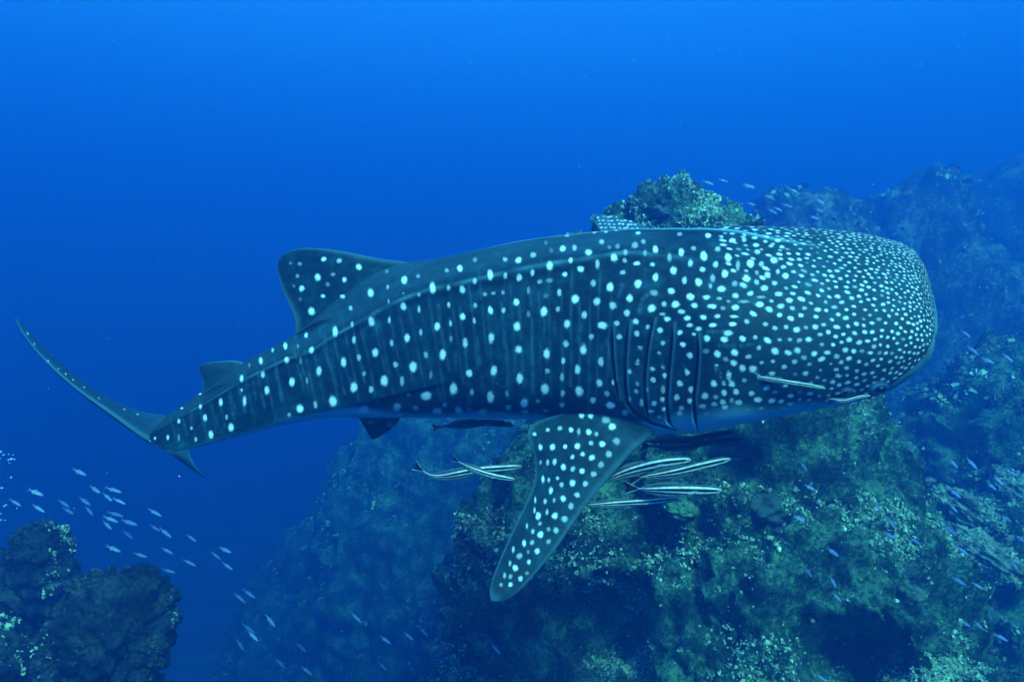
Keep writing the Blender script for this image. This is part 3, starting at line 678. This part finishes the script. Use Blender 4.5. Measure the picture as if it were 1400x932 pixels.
def scatter(V, Fq, count, size, seed, palette, parent, patch=1.3, weights=(.6, .6, 4, 4, 2, 2, 0), bright=.5, facing_min=.0, name='coral_growth', keep=None):
    r_ = np.random.default_rng(seed)
    cen, nr, ar = tri_normals(V, Fq)
    toward = -(cen / np.linalg.norm(cen, axis=1, keepdims=True))
    okf = ((nr * toward).sum(1) > facing_min) | (nr[:, 2] > .5)
    if keep is not None: okf &= keep(cen)
    patchn = fbm(cen * patch, 4, seed + 5)
    p = ar * okf * np.clip(.34 + patchn * 1.3, .03, 1.6)**1.3 * np.clip(.55 + .6 * nr[:, 2], .12, 1.2)
    p = p / p.sum()
    pick = r_.choice(len(cen), count, p=p)
    quad = V[Fq[pick]]; u = r_.random((count, 1)); v = r_.random((count, 1))
    pts = (quad[:, 0] * (1 - u) * (1 - v) + quad[:, 1] * u * (1 - v) + quad[:, 2] * u * v + quad[:, 3] * (1 - u) * v)
    nn = nr[pick] + r_.normal(0, .35, (count, 3)) + np.array([0, 0, .35]); nn /= np.linalg.norm(nn, axis=1, keepdims=True)
    kind = r_.choice(len(TEMPL), count, p=np.array(weights) / sum(weights))
    # neighbouring growths are of one kind: let a slow noise pick the colour
    cn = fbm(pts * 2.4, 3, seed + 30) * .5 + .5 + r_.normal(0, .10, count)
    pal = np.array(palette); ci = np.clip((cn * len(pal)).astype(int), 0, len(pal) - 1)
    tint = pal[ci] * r_.uniform(.6, 1.25, (count, 1))
    lightp = (fbm(pts * 1.7, 3, seed + 77) * .5 + .5 + r_.normal(0, .12, count)) > (1 - bright)
    tint[lightp] = np.array((.62, .88, .58)) * r_.uniform(.45, 1.12, (lightp.sum(), 1))
    sz = size * np.exp(r_.normal(0, .38, count)) * np.where(kind == 6, 1.7, 1.0)
    VV = []; FF = []; TT = []; off = 0
    for k, (tv, tf) in enumerate(TEMPL):
        m = kind == k; c = m.sum()
        if c == 0: continue
        z = nn[m]; x = np.cross(z, r_.normal(0, 1, (c, 3))); x /= np.linalg.norm(x, axis=1, keepdims=True) + 1e-9; y = np.cross(z, x)
        R = np.stack([x, y, z], 2)
        sc3 = sz[m][:, None, None] * r_.uniform(.75, 1.3, (c, 1, 3))
        vv = np.einsum('cij,cvj->cvi', R, tv[None] * sc3) + (pts[m] - z * sz[m][:, None] * .12)[:, None, :]
        VV.append(vv.reshape(-1, 3)); FF.append((tf[None] + (np.arange(c) * len(tv))[:, None, None] + off).reshape(-1, 4)); off += c * len(tv)
        TT.append(np.repeat(tint[m], len(tv), 0))
    o = obj(name, np.concatenate(VV), np.concatenate(FF), CORAL, parent, {'tint': np.concatenate(TT)}, smooth=False)
    o['kind'] = 'stuff'
    return o

PAL = [(.05, .10, .06), (.13, .21, .12), (.22, .30, .18), (.08, .15, .12), (.30, .36, .22), (.40, .48, .34), (.16, .24, .20)]
def rocks(parent, specs, mat, n, amp=.28, freq=1.0, fine=.06, pits=()):
    out = []
    for k, (c, r, sd) in enumerate(specs):
        V, Fq = rock_shape(c, r, n if np.isscalar(n) else n[k], sd, amp, freq, fine, pits)
        obj('rock', V, Fq, mat, parent); out.append((V, Fq))
    return out

# the pinnacle behind the shark
pin = thing('coral_pinnacle', 'coral-encrusted rock pinnacle rising right behind the whale shark', 'reef', (2.4, 9.6, -8))
rk = rocks(pin, [((2.5, 10.2, -3.6), (2.7, 2.9, 4.3), 101), ((1.90, 9.0, .62), (.80, .7, 1.15), 102), ((3.35, 8.4, -4.2), (2.0, 1.6, 2.9), 103), ((.9, 9.2, -4.6), (1.7, 1.5, 3.2), 104), ((2.55, 9.0, .72), (.62, .6, .95), 105), ((1.18, 9.1, .80), (.46, .45, .72), 106), ((2.6, 10.5, -9.5), (4.2, 3.6, 5.5), 107)],
           ROCK, (96, 56, 116, 90, 44, 40, 40), fine=.085, pits=((1165, 895, 66, 1.1), (820, 860, 80, .7), (1000, 640, 45, .4)))
def inview(q):
    x, y = project(q); return (x > -140) & (x < 1540) & (y < 1040) & ((y > 520) | (x > 1240))
scatter(*rk[0], 9000, .028, 201, PAL, pin, bright=.62, keep=inview)
scatter(*rk[2], 38000, .022, 202, PAL, pin, bright=.68, keep=inview)
scatter(*rk[3], 11000, .024, 203, PAL, pin, bright=.42, keep=inview)
for k, (q, ct_) in enumerate(((1, 5000), (4, 3600), (5, 2600))):
    scatter(*rk[q], ct_, .028, 210 + k, PAL, pin, bright=.70)

# the shaded flank that falls away behind the tail
flank = thing('reef_flank', 'shaded reef flank falling away into blue water below the tail', 'reef', (-1.8, 13.5, -9))
rk2 = rocks(flank, [((-1.1, 24.0, -10.0), (5.4, 3.5, 8.1), 111), ((-5.2, 28, -13.0), (5.2, 3.6, 7.2), 112), ((1.2, 16.5, -6.6), (2.6, 2.2, 5.2), 113)], ROCK, 58)
scatter(*rk2[0], 5000, .055, 221, PAL, flank, bright=.32)
scatter(*rk2[1], 3500, .08, 222, PAL, flank, bright=.36)
scatter(*rk2[2], 3500, .05, 223, PAL, flank, bright=.36)

# right-hand slope beyond the gap
slope = thing('reef_slope', 'pale-topped reef slope beyond the blue gap beside the shark snout', 'reef', (8, 13, -9))
rk3 = rocks(slope, [((6.9, 11.6, -5.6), (2.1, 1.9, 3.4), 121), ((9.4, 14.6, -4.2), (2.4, 2.2, 3.9), 122), ((8.3, 13.6, -10), (3.6, 3.2, 5), 123)], ROCK, 58)
scatter(*rk3[0], 6000, .05, 231, PAL, slope, bright=.42)
scatter(*rk3[1], 5000, .06, 232, PAL, slope, bright=.32)

# hazy far ridges
for k, (lab, specs) in enumerate((
        ('faint low reef hump half lost in blue haze behind the pinnacle top', [((9.6, 25, -.6), (3.3, 2.8, 5.6), 131), ((9.8, 25.5, -9), (5, 4.5, 6.5), 135)]),
        ('hazy broad reef head with a pale rounded top above the shark snout', [((15.6, 29.0, -1.1), (3.6, 3.4, 6.9), 132), ((13.8, 27.6, -3.3), (2.9, 2.6, 5.8), 134), ((15, 29, -9.5), (5, 4.5, 6.2), 136)]),
        ('tallest and faintest reef wall fading into blue haze', [((24.0, 36, -.7), (5.4, 4.0, 9.2), 133), ((24, 36, -10), (7, 5, 6), 137)]))):
    t = thing('reef_ridge', lab, 'reef', (specs[0][0][0], specs[0][0][1], -9), 'hazy reef ridges in the distance')
    for q, (V, Fq) in enumerate(rocks(t, specs, FARROCK, 38, .34, .6, .16)):
        if specs[q][0][2] < -8: continue
        scatter(V, Fq, 1000, .12, 240 + 3 * k + q, PAL, t, bright=.34)

# dark boulders under the tail
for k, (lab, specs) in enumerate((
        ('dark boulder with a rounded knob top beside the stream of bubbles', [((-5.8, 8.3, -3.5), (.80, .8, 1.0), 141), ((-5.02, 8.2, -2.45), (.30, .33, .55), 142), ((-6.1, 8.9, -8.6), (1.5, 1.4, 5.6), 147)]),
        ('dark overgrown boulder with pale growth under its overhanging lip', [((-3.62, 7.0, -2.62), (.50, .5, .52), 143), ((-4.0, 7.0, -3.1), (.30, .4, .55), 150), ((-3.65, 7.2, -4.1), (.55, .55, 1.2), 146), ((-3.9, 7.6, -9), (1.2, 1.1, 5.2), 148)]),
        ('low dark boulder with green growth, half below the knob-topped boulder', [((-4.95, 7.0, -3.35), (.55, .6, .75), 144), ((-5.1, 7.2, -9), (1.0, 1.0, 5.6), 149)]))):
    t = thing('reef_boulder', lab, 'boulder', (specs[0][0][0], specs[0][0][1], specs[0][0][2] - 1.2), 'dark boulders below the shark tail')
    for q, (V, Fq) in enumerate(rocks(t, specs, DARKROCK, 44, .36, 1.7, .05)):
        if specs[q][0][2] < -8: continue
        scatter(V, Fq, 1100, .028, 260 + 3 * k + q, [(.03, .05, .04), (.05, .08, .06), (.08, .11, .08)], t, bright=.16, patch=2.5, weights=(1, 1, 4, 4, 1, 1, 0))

# ------------------------------------------------------------------ corals one can tell apart
def ray_to(V, px, py):
    """the point of a rock that the photo shows at px, py (nearest surface)"""
    QX, QY = project(V); d = (QX - px)**2 + (QY - py)**2
    m = np.where(d < 9.0**2)[0]
    if len(m) == 0: m = np.array([d.argmin()])
    return V[m[V[m][:, 1].argmin()]]
def dome(name, c, r, squash, tint, mat, seed, group, label, cat='coral'):
    D, Fq = cubesphere(26); V = D * (1 + .22 * fbm(D * 2.0 + seed, 3, seed) + .07 * np.abs(fbm(D * 8 + seed, 3, seed + 3)))[:, None] * r
    V[:, 2] *= squash
    tt_ = np.array(tint) * (1 + .35 * fbm(D * 5 + seed, 3, seed + 9))[:, None]
    o = obj(name, V + np.array(c), Fq, mat, None, {'tint': np.clip(tt_, .01, 1)}, loc=tuple(c))
    return tag(o, label, cat, group)
for k, (px, py, rr, src, lab) in enumerate((
        (905, 772, .24, rk[3], 'smooth dull green dome coral beneath the lowest striped remora'),
        (932, 690, .15, rk[0], 'green dome coral with a pale rim just under the striped remoras'),
        (1048, 690, .26, rk[2], 'broad dark green dome coral between bright crusty growth'),
        (1245, 775, .15, rk[2], 'dark round dome coral low beside the gap in the reef'),
        (1262, 812, .13, rk[2], 'small grey-green dome coral just below a darker round one'),
        (1200, 658, .15, rk[2], 'bluish ring-edged dome coral under the shark snout'),
        (915, 272, .12, rk[1], 'smooth blue-grey dome coral on the pinnacle top'))):
    c = ray_to(src[0], px, py)
    dome('dome_coral', c + np.array((0, .12, -.07)), rr, .62, ((.05, .11, .08), (.10, .24, .13), (.05, .10, .09), (.03, .07, .07), (.09, .17, .14), (.07, .13, .16), (.07, .13, .15))[k], CORAL, 300 + k, None, lab)
def mound(c, r, seed, label):
    """a pale lumpy coral mound lying along the slope"""
    D, Fq = cubesphere(34); V = D * (1 + .30 * fbm(D * 2.3 + seed, 3, seed) + .16 * np.abs(fbm(D * 11 + seed, 3, seed + 3)))[:, None] * np.array(r)
    a = .62; V = np.stack([V[:, 0] * math.cos(a) + V[:, 2] * math.sin(a), V[:, 1], -V[:, 0] * math.sin(a) + V[:, 2] * math.cos(a)], 1)
    tint = np.array((.30, .40, .30)) * (.72 + .75 * fbm(D * 6 + seed, 4, seed + 9))[:, None]
    o = obj('mound_coral', V + np.array(c), Fq, CORAL, None, {'tint': np.clip(tint, .05, .9)}, loc=tuple(c))
    tag(o, label, 'coral', 'pale mound corals on the far slope')
    scatter(V + np.array(c), Fq, 1600, .030, 330 + seed, [(.34, .42, .32), (.5, .6, .46)], o, bright=.6, patch=4)
for k, (px, py, rr, q, lab) in enumerate(((1318, 702, (.50, .26, .20), 0, 'pale lumpy mound coral uppermost on the slope beyond the gap'), (1350, 770, (.52, .28, .22), 0, 'pale mottled mound coral just below the uppermost pale one'), (1392, 682, (.45, .3, .26), 1, 'small pale mound coral at the foot of the hazy slope'))):
    mound(ray_to(rk3[q][0], px, py), rr, k + 1, lab)

# ------------------------------------------------------------------ remoras
def remora(label, pts, girth_, black=(.012, .015, .018), seed=0, twist=0., dark=False, tail_up=1.0):
    girth = girth_ * .70
    A = resamp([(x, y, d) for x, y, d in pts], 60)
    wv_ = np.linspace(0, 1, 60); A[:, 1] += (1.2 + .8 * (seed % 3)) * np.sin(wv_ * (4.2 + seed % 4) + seed) * (1 - wv_); A[:, 2] += .03 * np.sin(wv_ * 5 + seed * 2) * (1 - wv_)
    C = np.array([at(*r) for r in A]); n = len(C); L_ = np.linalg.norm(np.diff(C, axis=0), axis=1).sum()
    t = thing('remora', label, 'fish', tuple(C[n // 2] - np.array((0, 0, girth))), 'remoras around the whale shark')
    s = np.linspace(0, 1, n)               # 0 = tail root, 1 = snout
    prof = np.interp(s, [0, .12, .35, .62, .82, .93, .985, 1], [.20, .42, .82, 1.0, .92, .70, .38, .12])
    T = np.gradient(C, axis=0); T /= np.linalg.norm(T, axis=1, keepdims=True)
    upv = np.array((0, math.sin(twist), math.cos(twist)))
    side = np.cross(T, upv); side /= np.linalg.norm(side, axis=1, keepdims=True); U = np.cross(side, T)
    if side[n // 2] @ -C[n // 2] < 0: flip = -1
    else: flip = 1
    m = 28; V = []; tint = []
    W_ = np.array((.80, .86, .82)); K = np.array(black); G = np.array((.16, .22, .24))
    for i in range(n):
        for j in range(m):
            a = 2 * math.pi * j / m
            v = C[i] + girth * prof[i] * (U[i] * math.cos(a) * .98 + side[i] * math.sin(a) * .72)
            V.append(v)
            h = math.cos(a)
            # a black band along the flank between two white lines, grey back and belly
            if dark: cc = K * 1.5 if abs(h) < .7 else G * .6
            else:
                cc = K if abs(h - .02) < .40 else (W_ * 1.15 if .40 <= abs(h - .02) < .70 else (G * .55 if h > 0 else G * .8))
            if s[i] > .94 and not dark: cc = cc * .6 + W_ * .4 * .6
            tint.append(cc)
    V.append(C[-1] + T[-1] * girth * .1); tint.append(G); V.append(C[0]); tint.append(K)
    bodyo = obj('body', V[:-2], grid_faces(n, m, True), FISH, t, {'tint': np.array(tint[:-2])})
    def sheet(name, rows, cl, edge):
        rows = np.array(rows); a, b = rows.shape[:2]
        nn_ = np.cross(rows[-1, 0] - rows[0, 0], rows[0, -1] - rows[0, 0]); nn_ /= np.linalg.norm(nn_) + 1e-9
        th = girth * .035
        V2 = np.concatenate([rows + nn_ * th, (rows - nn_ * th)[:, ::-1]], 1)
        ti = np.tile(np.array(cl), (a, 2 * b, 1)).astype(float)
        if edge is not None:
            ti[0, :] = edge; ti[-1, :] = edge
        obj(name, V2.reshape(-1, 3), grid_faces(a, 2 * b, True), FISH, t, {'tint': ti.reshape(-1, 3)})
    g = girth
    # tail fin: a dark fan with pale tips
    back = -T[0]
    rows = []
    for q in np.linspace(-1, 1, 9):
        reach = g * (2.3 + .5 * abs(q)); rows.append([C[0] + U[0] * g * .18 * q - back * g * .15, C[0] + back * reach * .5 + U[0] * g * .75 * q * tail_up, C[0] + back * reach + U[0] * g * 1.35 * q * tail_up])
    sheet('tail_fin', rows, K * (1.0 if not dark else 2), (W_ if not dark else G))
    for nm, sg in (('dorsal_fin', 1), ('anal_fin', -1)):
        rows = []
        for q in np.linspace(0, 1, 12):
            i = int((.10 + .42 * q) * (n - 1)); hgt = g * (.55 * math.sin(math.pi * (.15 + .8 * q)) + .15 * q)
            rows.append([C[i] + sg * U[i] * g * prof[i] * .8, C[i] + sg * U[i] * (g * prof[i] + hgt * .6) - T[i] * hgt * .3, C[i] + sg * U[i] * (g * prof[i] + hgt) - T[i] * hgt * .7])
        sheet(nm, rows, G * .8, None)
    # pectoral fin
    i = int(.72 * (n - 1)); rows = []
    for q in np.linspace(0, 1, 5):
        rows.append([C[i] + side[i] * flip * g * .68 - T[i] * g * .7 * q - U[i] * g * .1, C[i] + side[i] * flip * g * 1.1 - T[i] * g * (1.0 + .8 * q) - U[i] * g * .55 * (1 - q * .5), C[i] + side[i] * flip * g * 1.25 - T[i] * g * (2.1 - .4 * q) - U[i] * g * .85 * (1 - q)])
    sheet('pectoral_fin', rows, G * 1.4, None)
    # sucking disc on the crown
    V2 = []; rr = [(.75, 0), (.85, .10), (.96, .10), (.985, 0)]
    for f, hh in ((.76, .0), (.80, .14), (.88, .18), (.955, .12), (.985, .0)):
        i = int(f * (n - 1))
        for j in range(8):
            b_ = (j / 7 - .5) * 2; V2.append(C[i] + U[i] * g * (prof[i] * .93 + hh * (1 - b_ * b_ * .6)) + side[i] * g * prof[i] * .5 * b_)
    obj('sucking_disc', V2, grid_faces(5, 8), FISH, t, {'tint': np.tile(G * .9, (40, 1))})
    i = int(.93 * (n - 1)); ep = C[i] + side[i] * flip * g * prof[i] * .68 + U[i] * g * .12
    blob('eye', ep, g * .09, g * .06, g * .09, EYE, t, 8, 5)
    return t
remora('striped remora with a spread black tail fin, lowest but one under the pectoral fin', [(872, 666, 4.15), (905, 668, 4.12), (940, 670, 4.1), (987, 670, 4.06)], .040, seed=1)
remora('slim pale-striped remora lowest of those hugging the pectoral fin edge', [(796, 688, 4.26), (840, 690, 4.24), (880, 686, 4.2), (928, 680, 4.16)], .026, seed=2)
remora('bright white-striped remora slanting up from the pectoral fin edge', [(824, 658, 4.3), (862, 643, 4.22), (900, 632, 4.18), (945, 628, 4.15)], .040, seed=3)
remora('dim remora overlapping behind the bright white-striped one', [(876, 654, 4.4), (915, 648, 4.38), (960, 635, 4.34), (999, 627, 4.3)], .036, seed=4)
remora('black remora pressed against the shark throat ahead of the pectoral fin', [(880, 606, 4.5), (920, 603, 4.52), (960, 597, 4.55), (1004, 590, 4.58)], .030, seed=5, dark=True)
remora('black remora hanging just below the one against the throat', [(890, 610, 4.7), (930, 609, 4.7), (975, 603, 4.7), (1018, 600, 4.7)], .036, seed=6, dark=True)
remora('long white-striped remora behind the pectoral fin, tail bent upwards', [(578, 642, 4.62), (592, 650, 4.6), (625, 648, 4.58), (665, 641, 4.55), (714, 637, 4.5)], .034, seed=7)
remora('small white-striped remora slanting down across the longer one', [(627, 628, 4.46), (645, 640, 4.44), (670, 651, 4.42), (704, 655, 4.4)], .024, seed=8)
remora('dark remora lying along the shark belly', [(604, 583, 4.85), (640, 580, 4.82), (670, 577, 4.8), (702, 581, 4.78)], .032, seed=9, dark=True)
zn = lambda x, y: body_near(x, y)
remora('pale thin remora stuck to the side of the shark head', [(1014, 514.5, zn(1014, 515) - .015), (1050, 518, zn(1050, 518) - .02), (1090, 523, zn(1090, 523) - .025), (1129, 531, zn(1129, 531) - .02)], .017, seed=10)
remora('pale thin remora stuck under the shark chin near the eye', [(1132, 548, zn(1132, 547) - .02), (1155, 546, zn(1155, 546) - .03), (1190, 540.5, zn(1190, 540) - .02)], .014, seed=11)

# ------------------------------------------------------------------ schooling fish
def fish_mesh(k=1.0, blue=1.0):
    V = []; Fq = []; T = []
    n, m = 12, 10
    xs = np.linspace(-.36, .5, n); pr = np.interp(xs, [-.36, -.2, .05, .25, .42, .5], [.025, .06, .115, .11, .06, .012])
    for i in range(n):
        for j in range(m):
            a = 2 * math.pi * j / m; V.append((xs[i], pr[i] * .55 * math.sin(a), pr[i] * math.cos(a)))
            h = math.cos(a); T.append((.08, .16, .30) if h > .45 else ((.20, .31, .46) if h > -.3 else (.34, .45, .56)))
    Fq += grid_faces(n, m, True).tolist()
    def fin2(pts, c):
        s = len(V)
        for y in (.006, -.006):
            for p in pts: V.append((p[0], y, p[1])); T.append(c)
        Fq.append((s, s + 1, s + 2, s + 3)); Fq.append((s + 7, s + 6, s + 5, s + 4))
        for k in range(4): Fq.append((s + k, s + (k + 1) % 4, s + 4 + (k + 1) % 4, s + 4 + k))
    fin2([(-.34, .02), (-.52, .14), (-.46, .05), (-.42, 0)], (.15, .22, .28)); fin2([(-.42, 0), (-.46, -.05), (-.52, -.14), (-.34, -.02)], (.15, .22, .28))
    fin2([(.12, .10), (-.05, .16), (-.16, .10), (-.2, .06)], (.2, .3, .38)); fin2([(-.02, -.10), (-.12, -.14), (-.2, -.09), (-.22, -.05)], (.25, .35, .4))
    me = mesh_from('schooling_fish', V, Fq, {'tint': np.clip(np.array(T) * np.array((k, k, k * blue)), 0, .9)})
    me.materials.append(FISH); return me
FM = fish_mesh(1.55, 1.15); FMB = fish_mesh(1.15, 1.5)
def school(pts, depth, label, group, ang0, length, spread=8, fm=None):
    for k, p in enumerate(pts):
        px, py = p[:2]; r_ = random.Random(hash((round(px), round(py))) & 0xffff)
        an = p[2] if len(p) > 2 else ang0 + r_.uniform(-spread, spread)
        Y = depth * r_.uniform(.85, 1.2)
        o = bpy.data.objects.new('schooling_fish', fm or FM); col.objects.link(o)
        o.location = at(px, py, Y)
        s = length * r_.uniform(.85, 1.15) * Y / F; o.scale = (s, s, s * r_.uniform(.85, 1.15))
        o.rotation_euler = (math.radians(r_.uniform(-15, 15)), math.radians(an), math.radians(r_.uniform(-25, 15)))
        tag(o, label, 'fish', group)
c1 = lambda rows: [(x / 2.504, 560 + y / 2.504) for x, y in rows]
c2 = lambda rows: [(400 + x / 2.8075, 600 + y / 2.8075) for x, y in rows]
c3 = lambda rows: [(1000 + x / 1.82, 420 + y / 1.82) for x, y in rows]
c4 = lambda rows: [(1020 + x / 3.213, 180 + y / 3.213) for x, y in rows]
c5 = lambda rows: [(800 + x / 5.385, 220 + y / 5.385) for x, y in rows]
school(c1([(272,213),(122,282),(52,317),(132,337),(218,320),(233,345),(290,312),(305,345),(325,272),(368,298),(388,274),(408,312),(395,357),(378,374),(442,385),(367,394),(437,426),(530,351),(530,404),(566,420),(655,438),(388,475),(480,497),(572,482),(648,523),(578,551),(553,582),(738,498),(771,479),(778,534)]),
       8.5, 'small silvery blue fish in the loose school above the dark boulders', 'fish school above the dark boulders', 27, 21)
school(c1([(820,642),(852,628),(925,720),(850,747),(865,772),(823,803),(1028,810),(958,866),(1050,892)]) + c2([(243,683),(357,770),(503,738),(445,755),(345,870),(780,803),(812,697),(855,645)]),
       8.0, 'small silvery blue fish strung out low below the shark tail and pectoral fin', 'fish strung out low below the shark', 42, 20, 12)
school(c3([(583,66),(600,107),(638,133),(687,125),(552,388),(598,388),(665,430),(698,413),(648,445),(556,462),(553,500),(685,525),(718,575),(702,640),(565,680),(612,692),(580,785),(615,790),(670,820),(545,555),(575,605)]) + c4([(965,887)]),
       6.6, 'small blue fish in the blue gap beyond the shark snout', 'fish in the gap beyond the snout', 36, 20, 14, FMB)
school(c3([(180,395),(195,448),(168,525),(190,658),(252,608),(253,682),(262,720),(455,580),(398,535),(365,497),(225,922),(393,567)]),
       5.9, 'small blue fish swimming close in front of the coral-covered reef wall', 'fish in front of the reef wall', 45, 19, 18, FMB)
school(c4([(12,240),(22,318),(323,305),(105,290),(140,340),(65,383),(115,350),(180,325),(300,378),(320,345),(210,260)]) + c5([(905,160),(1020,145),(1205,185),(1290,425),(1360,265)]),
       15.0, 'small pale blue fish beside the pinnacle top, above the shark back', 'fish beside the pinnacle top', 22, 15, 8)

# ------------------------------------------------------------------ bubbles and drifting specks
def bubble_material():
    m, nt, b = new_mat('air_bubble'); b.inputs['Base Color'].default_value = (.9, .95, .95, 1)
    b.inputs['Roughness'].default_value = .08; b.inputs['Metallic'].default_value = .85
    return m
BUB = bubble_material()
D, Fq = cubesphere(7); BM = mesh_from('air_bubble', D * np.array((1, 1, .8)), Fq); BM.materials.append(BUB)
for x, y, r in ((1, 618, 2.2), (5, 622, 2.0), (0, 627, 1.8), (12, 621, 1.8), (12.5, 629, 2.2), (15.5, 628, 2.4), (18, 622, 1.4), (20, 628, 1.7), (13, 633, 1.5), (15.3, 652.5, 1.8), (2.6, 667, 2.2), (8, 690, 1.9), (5.5, 692, 1.6), (1, 702, 1.6), (1.5, 711, 1.8), (7, 711, 1.3)):
    o = bpy.data.objects.new('air_bubble', BM); col.objects.link(o); Y = 7.2 + random.uniform(-.3, .3)
    o.location = at(x, y, Y); s = r * Y / F; o.scale = (s * random.uniform(.8, 1.2), s, s * random.uniform(.8, 1.3))
    tag(o, 'silvery air bubble rising above the knob-topped boulder', 'bubble', 'air bubbles rising beside the boulder')
def specks():
    D, Fq = cubesphere(2); V = []; FF = []; k = 0
    for _ in range(330):
        Y = random.uniform(2.2, 11); c = np.array(at(random.uniform(-60, 1460), random.uniform(-40, 972), Y)); r = random.uniform(.0010, .0024) * (1 if Y < 5 else 1.8)
        V.append(D * r * np.array([random.uniform(.5, 1.6) for _ in range(3)]) + c); FF.append(Fq + k); k += len(D)
    o = obj('drifting_specks', np.concatenate(V), np.concatenate(FF), plain('plankton_pale', (.5, .55, .5)))
    tag(o, 'tiny pale specks of plankton drifting through the water', 'specks', kind='stuff')
specks()

# ------------------------------------------------------------------ the water itself
def haze():
    x0, x1, y0, y1, z0, z1 = -125, 125, -75, 170, -17.5, 32
    V = [(x, y, z) for x in (x0, x1) for y in (y0, y1) for z in (z0, z1)]
    Fq = [(0, 1, 3, 2), (4, 6, 7, 5), (0, 4, 5, 1), (2, 3, 7, 6), (0, 2, 6, 4), (1, 5, 7, 3)]
    m = bpy.data.materials.new('blue_water'); m.use_nodes = True; nt = m.node_tree
    nt.nodes.remove(nt.nodes['Principled BSDF'])
    v = nt.nodes.new('ShaderNodeVolumePrincipled')
    v.inputs['Color'].default_value = WATER_SCATTER; v.inputs['Absorption Color'].default_value = WATER_ABSORB
    v.inputs['Density'].default_value = WATER_DENSITY; v.inputs['Anisotropy'].default_value = .2
    nt.links.new(v.outputs[0], nt.nodes['Material Output'].inputs['Volume'])
    o = obj('haze', V, Fq, m, smooth=False)
    tag(o, 'clear blue sea water filling the whole scene', 'water', kind='stuff')
haze()
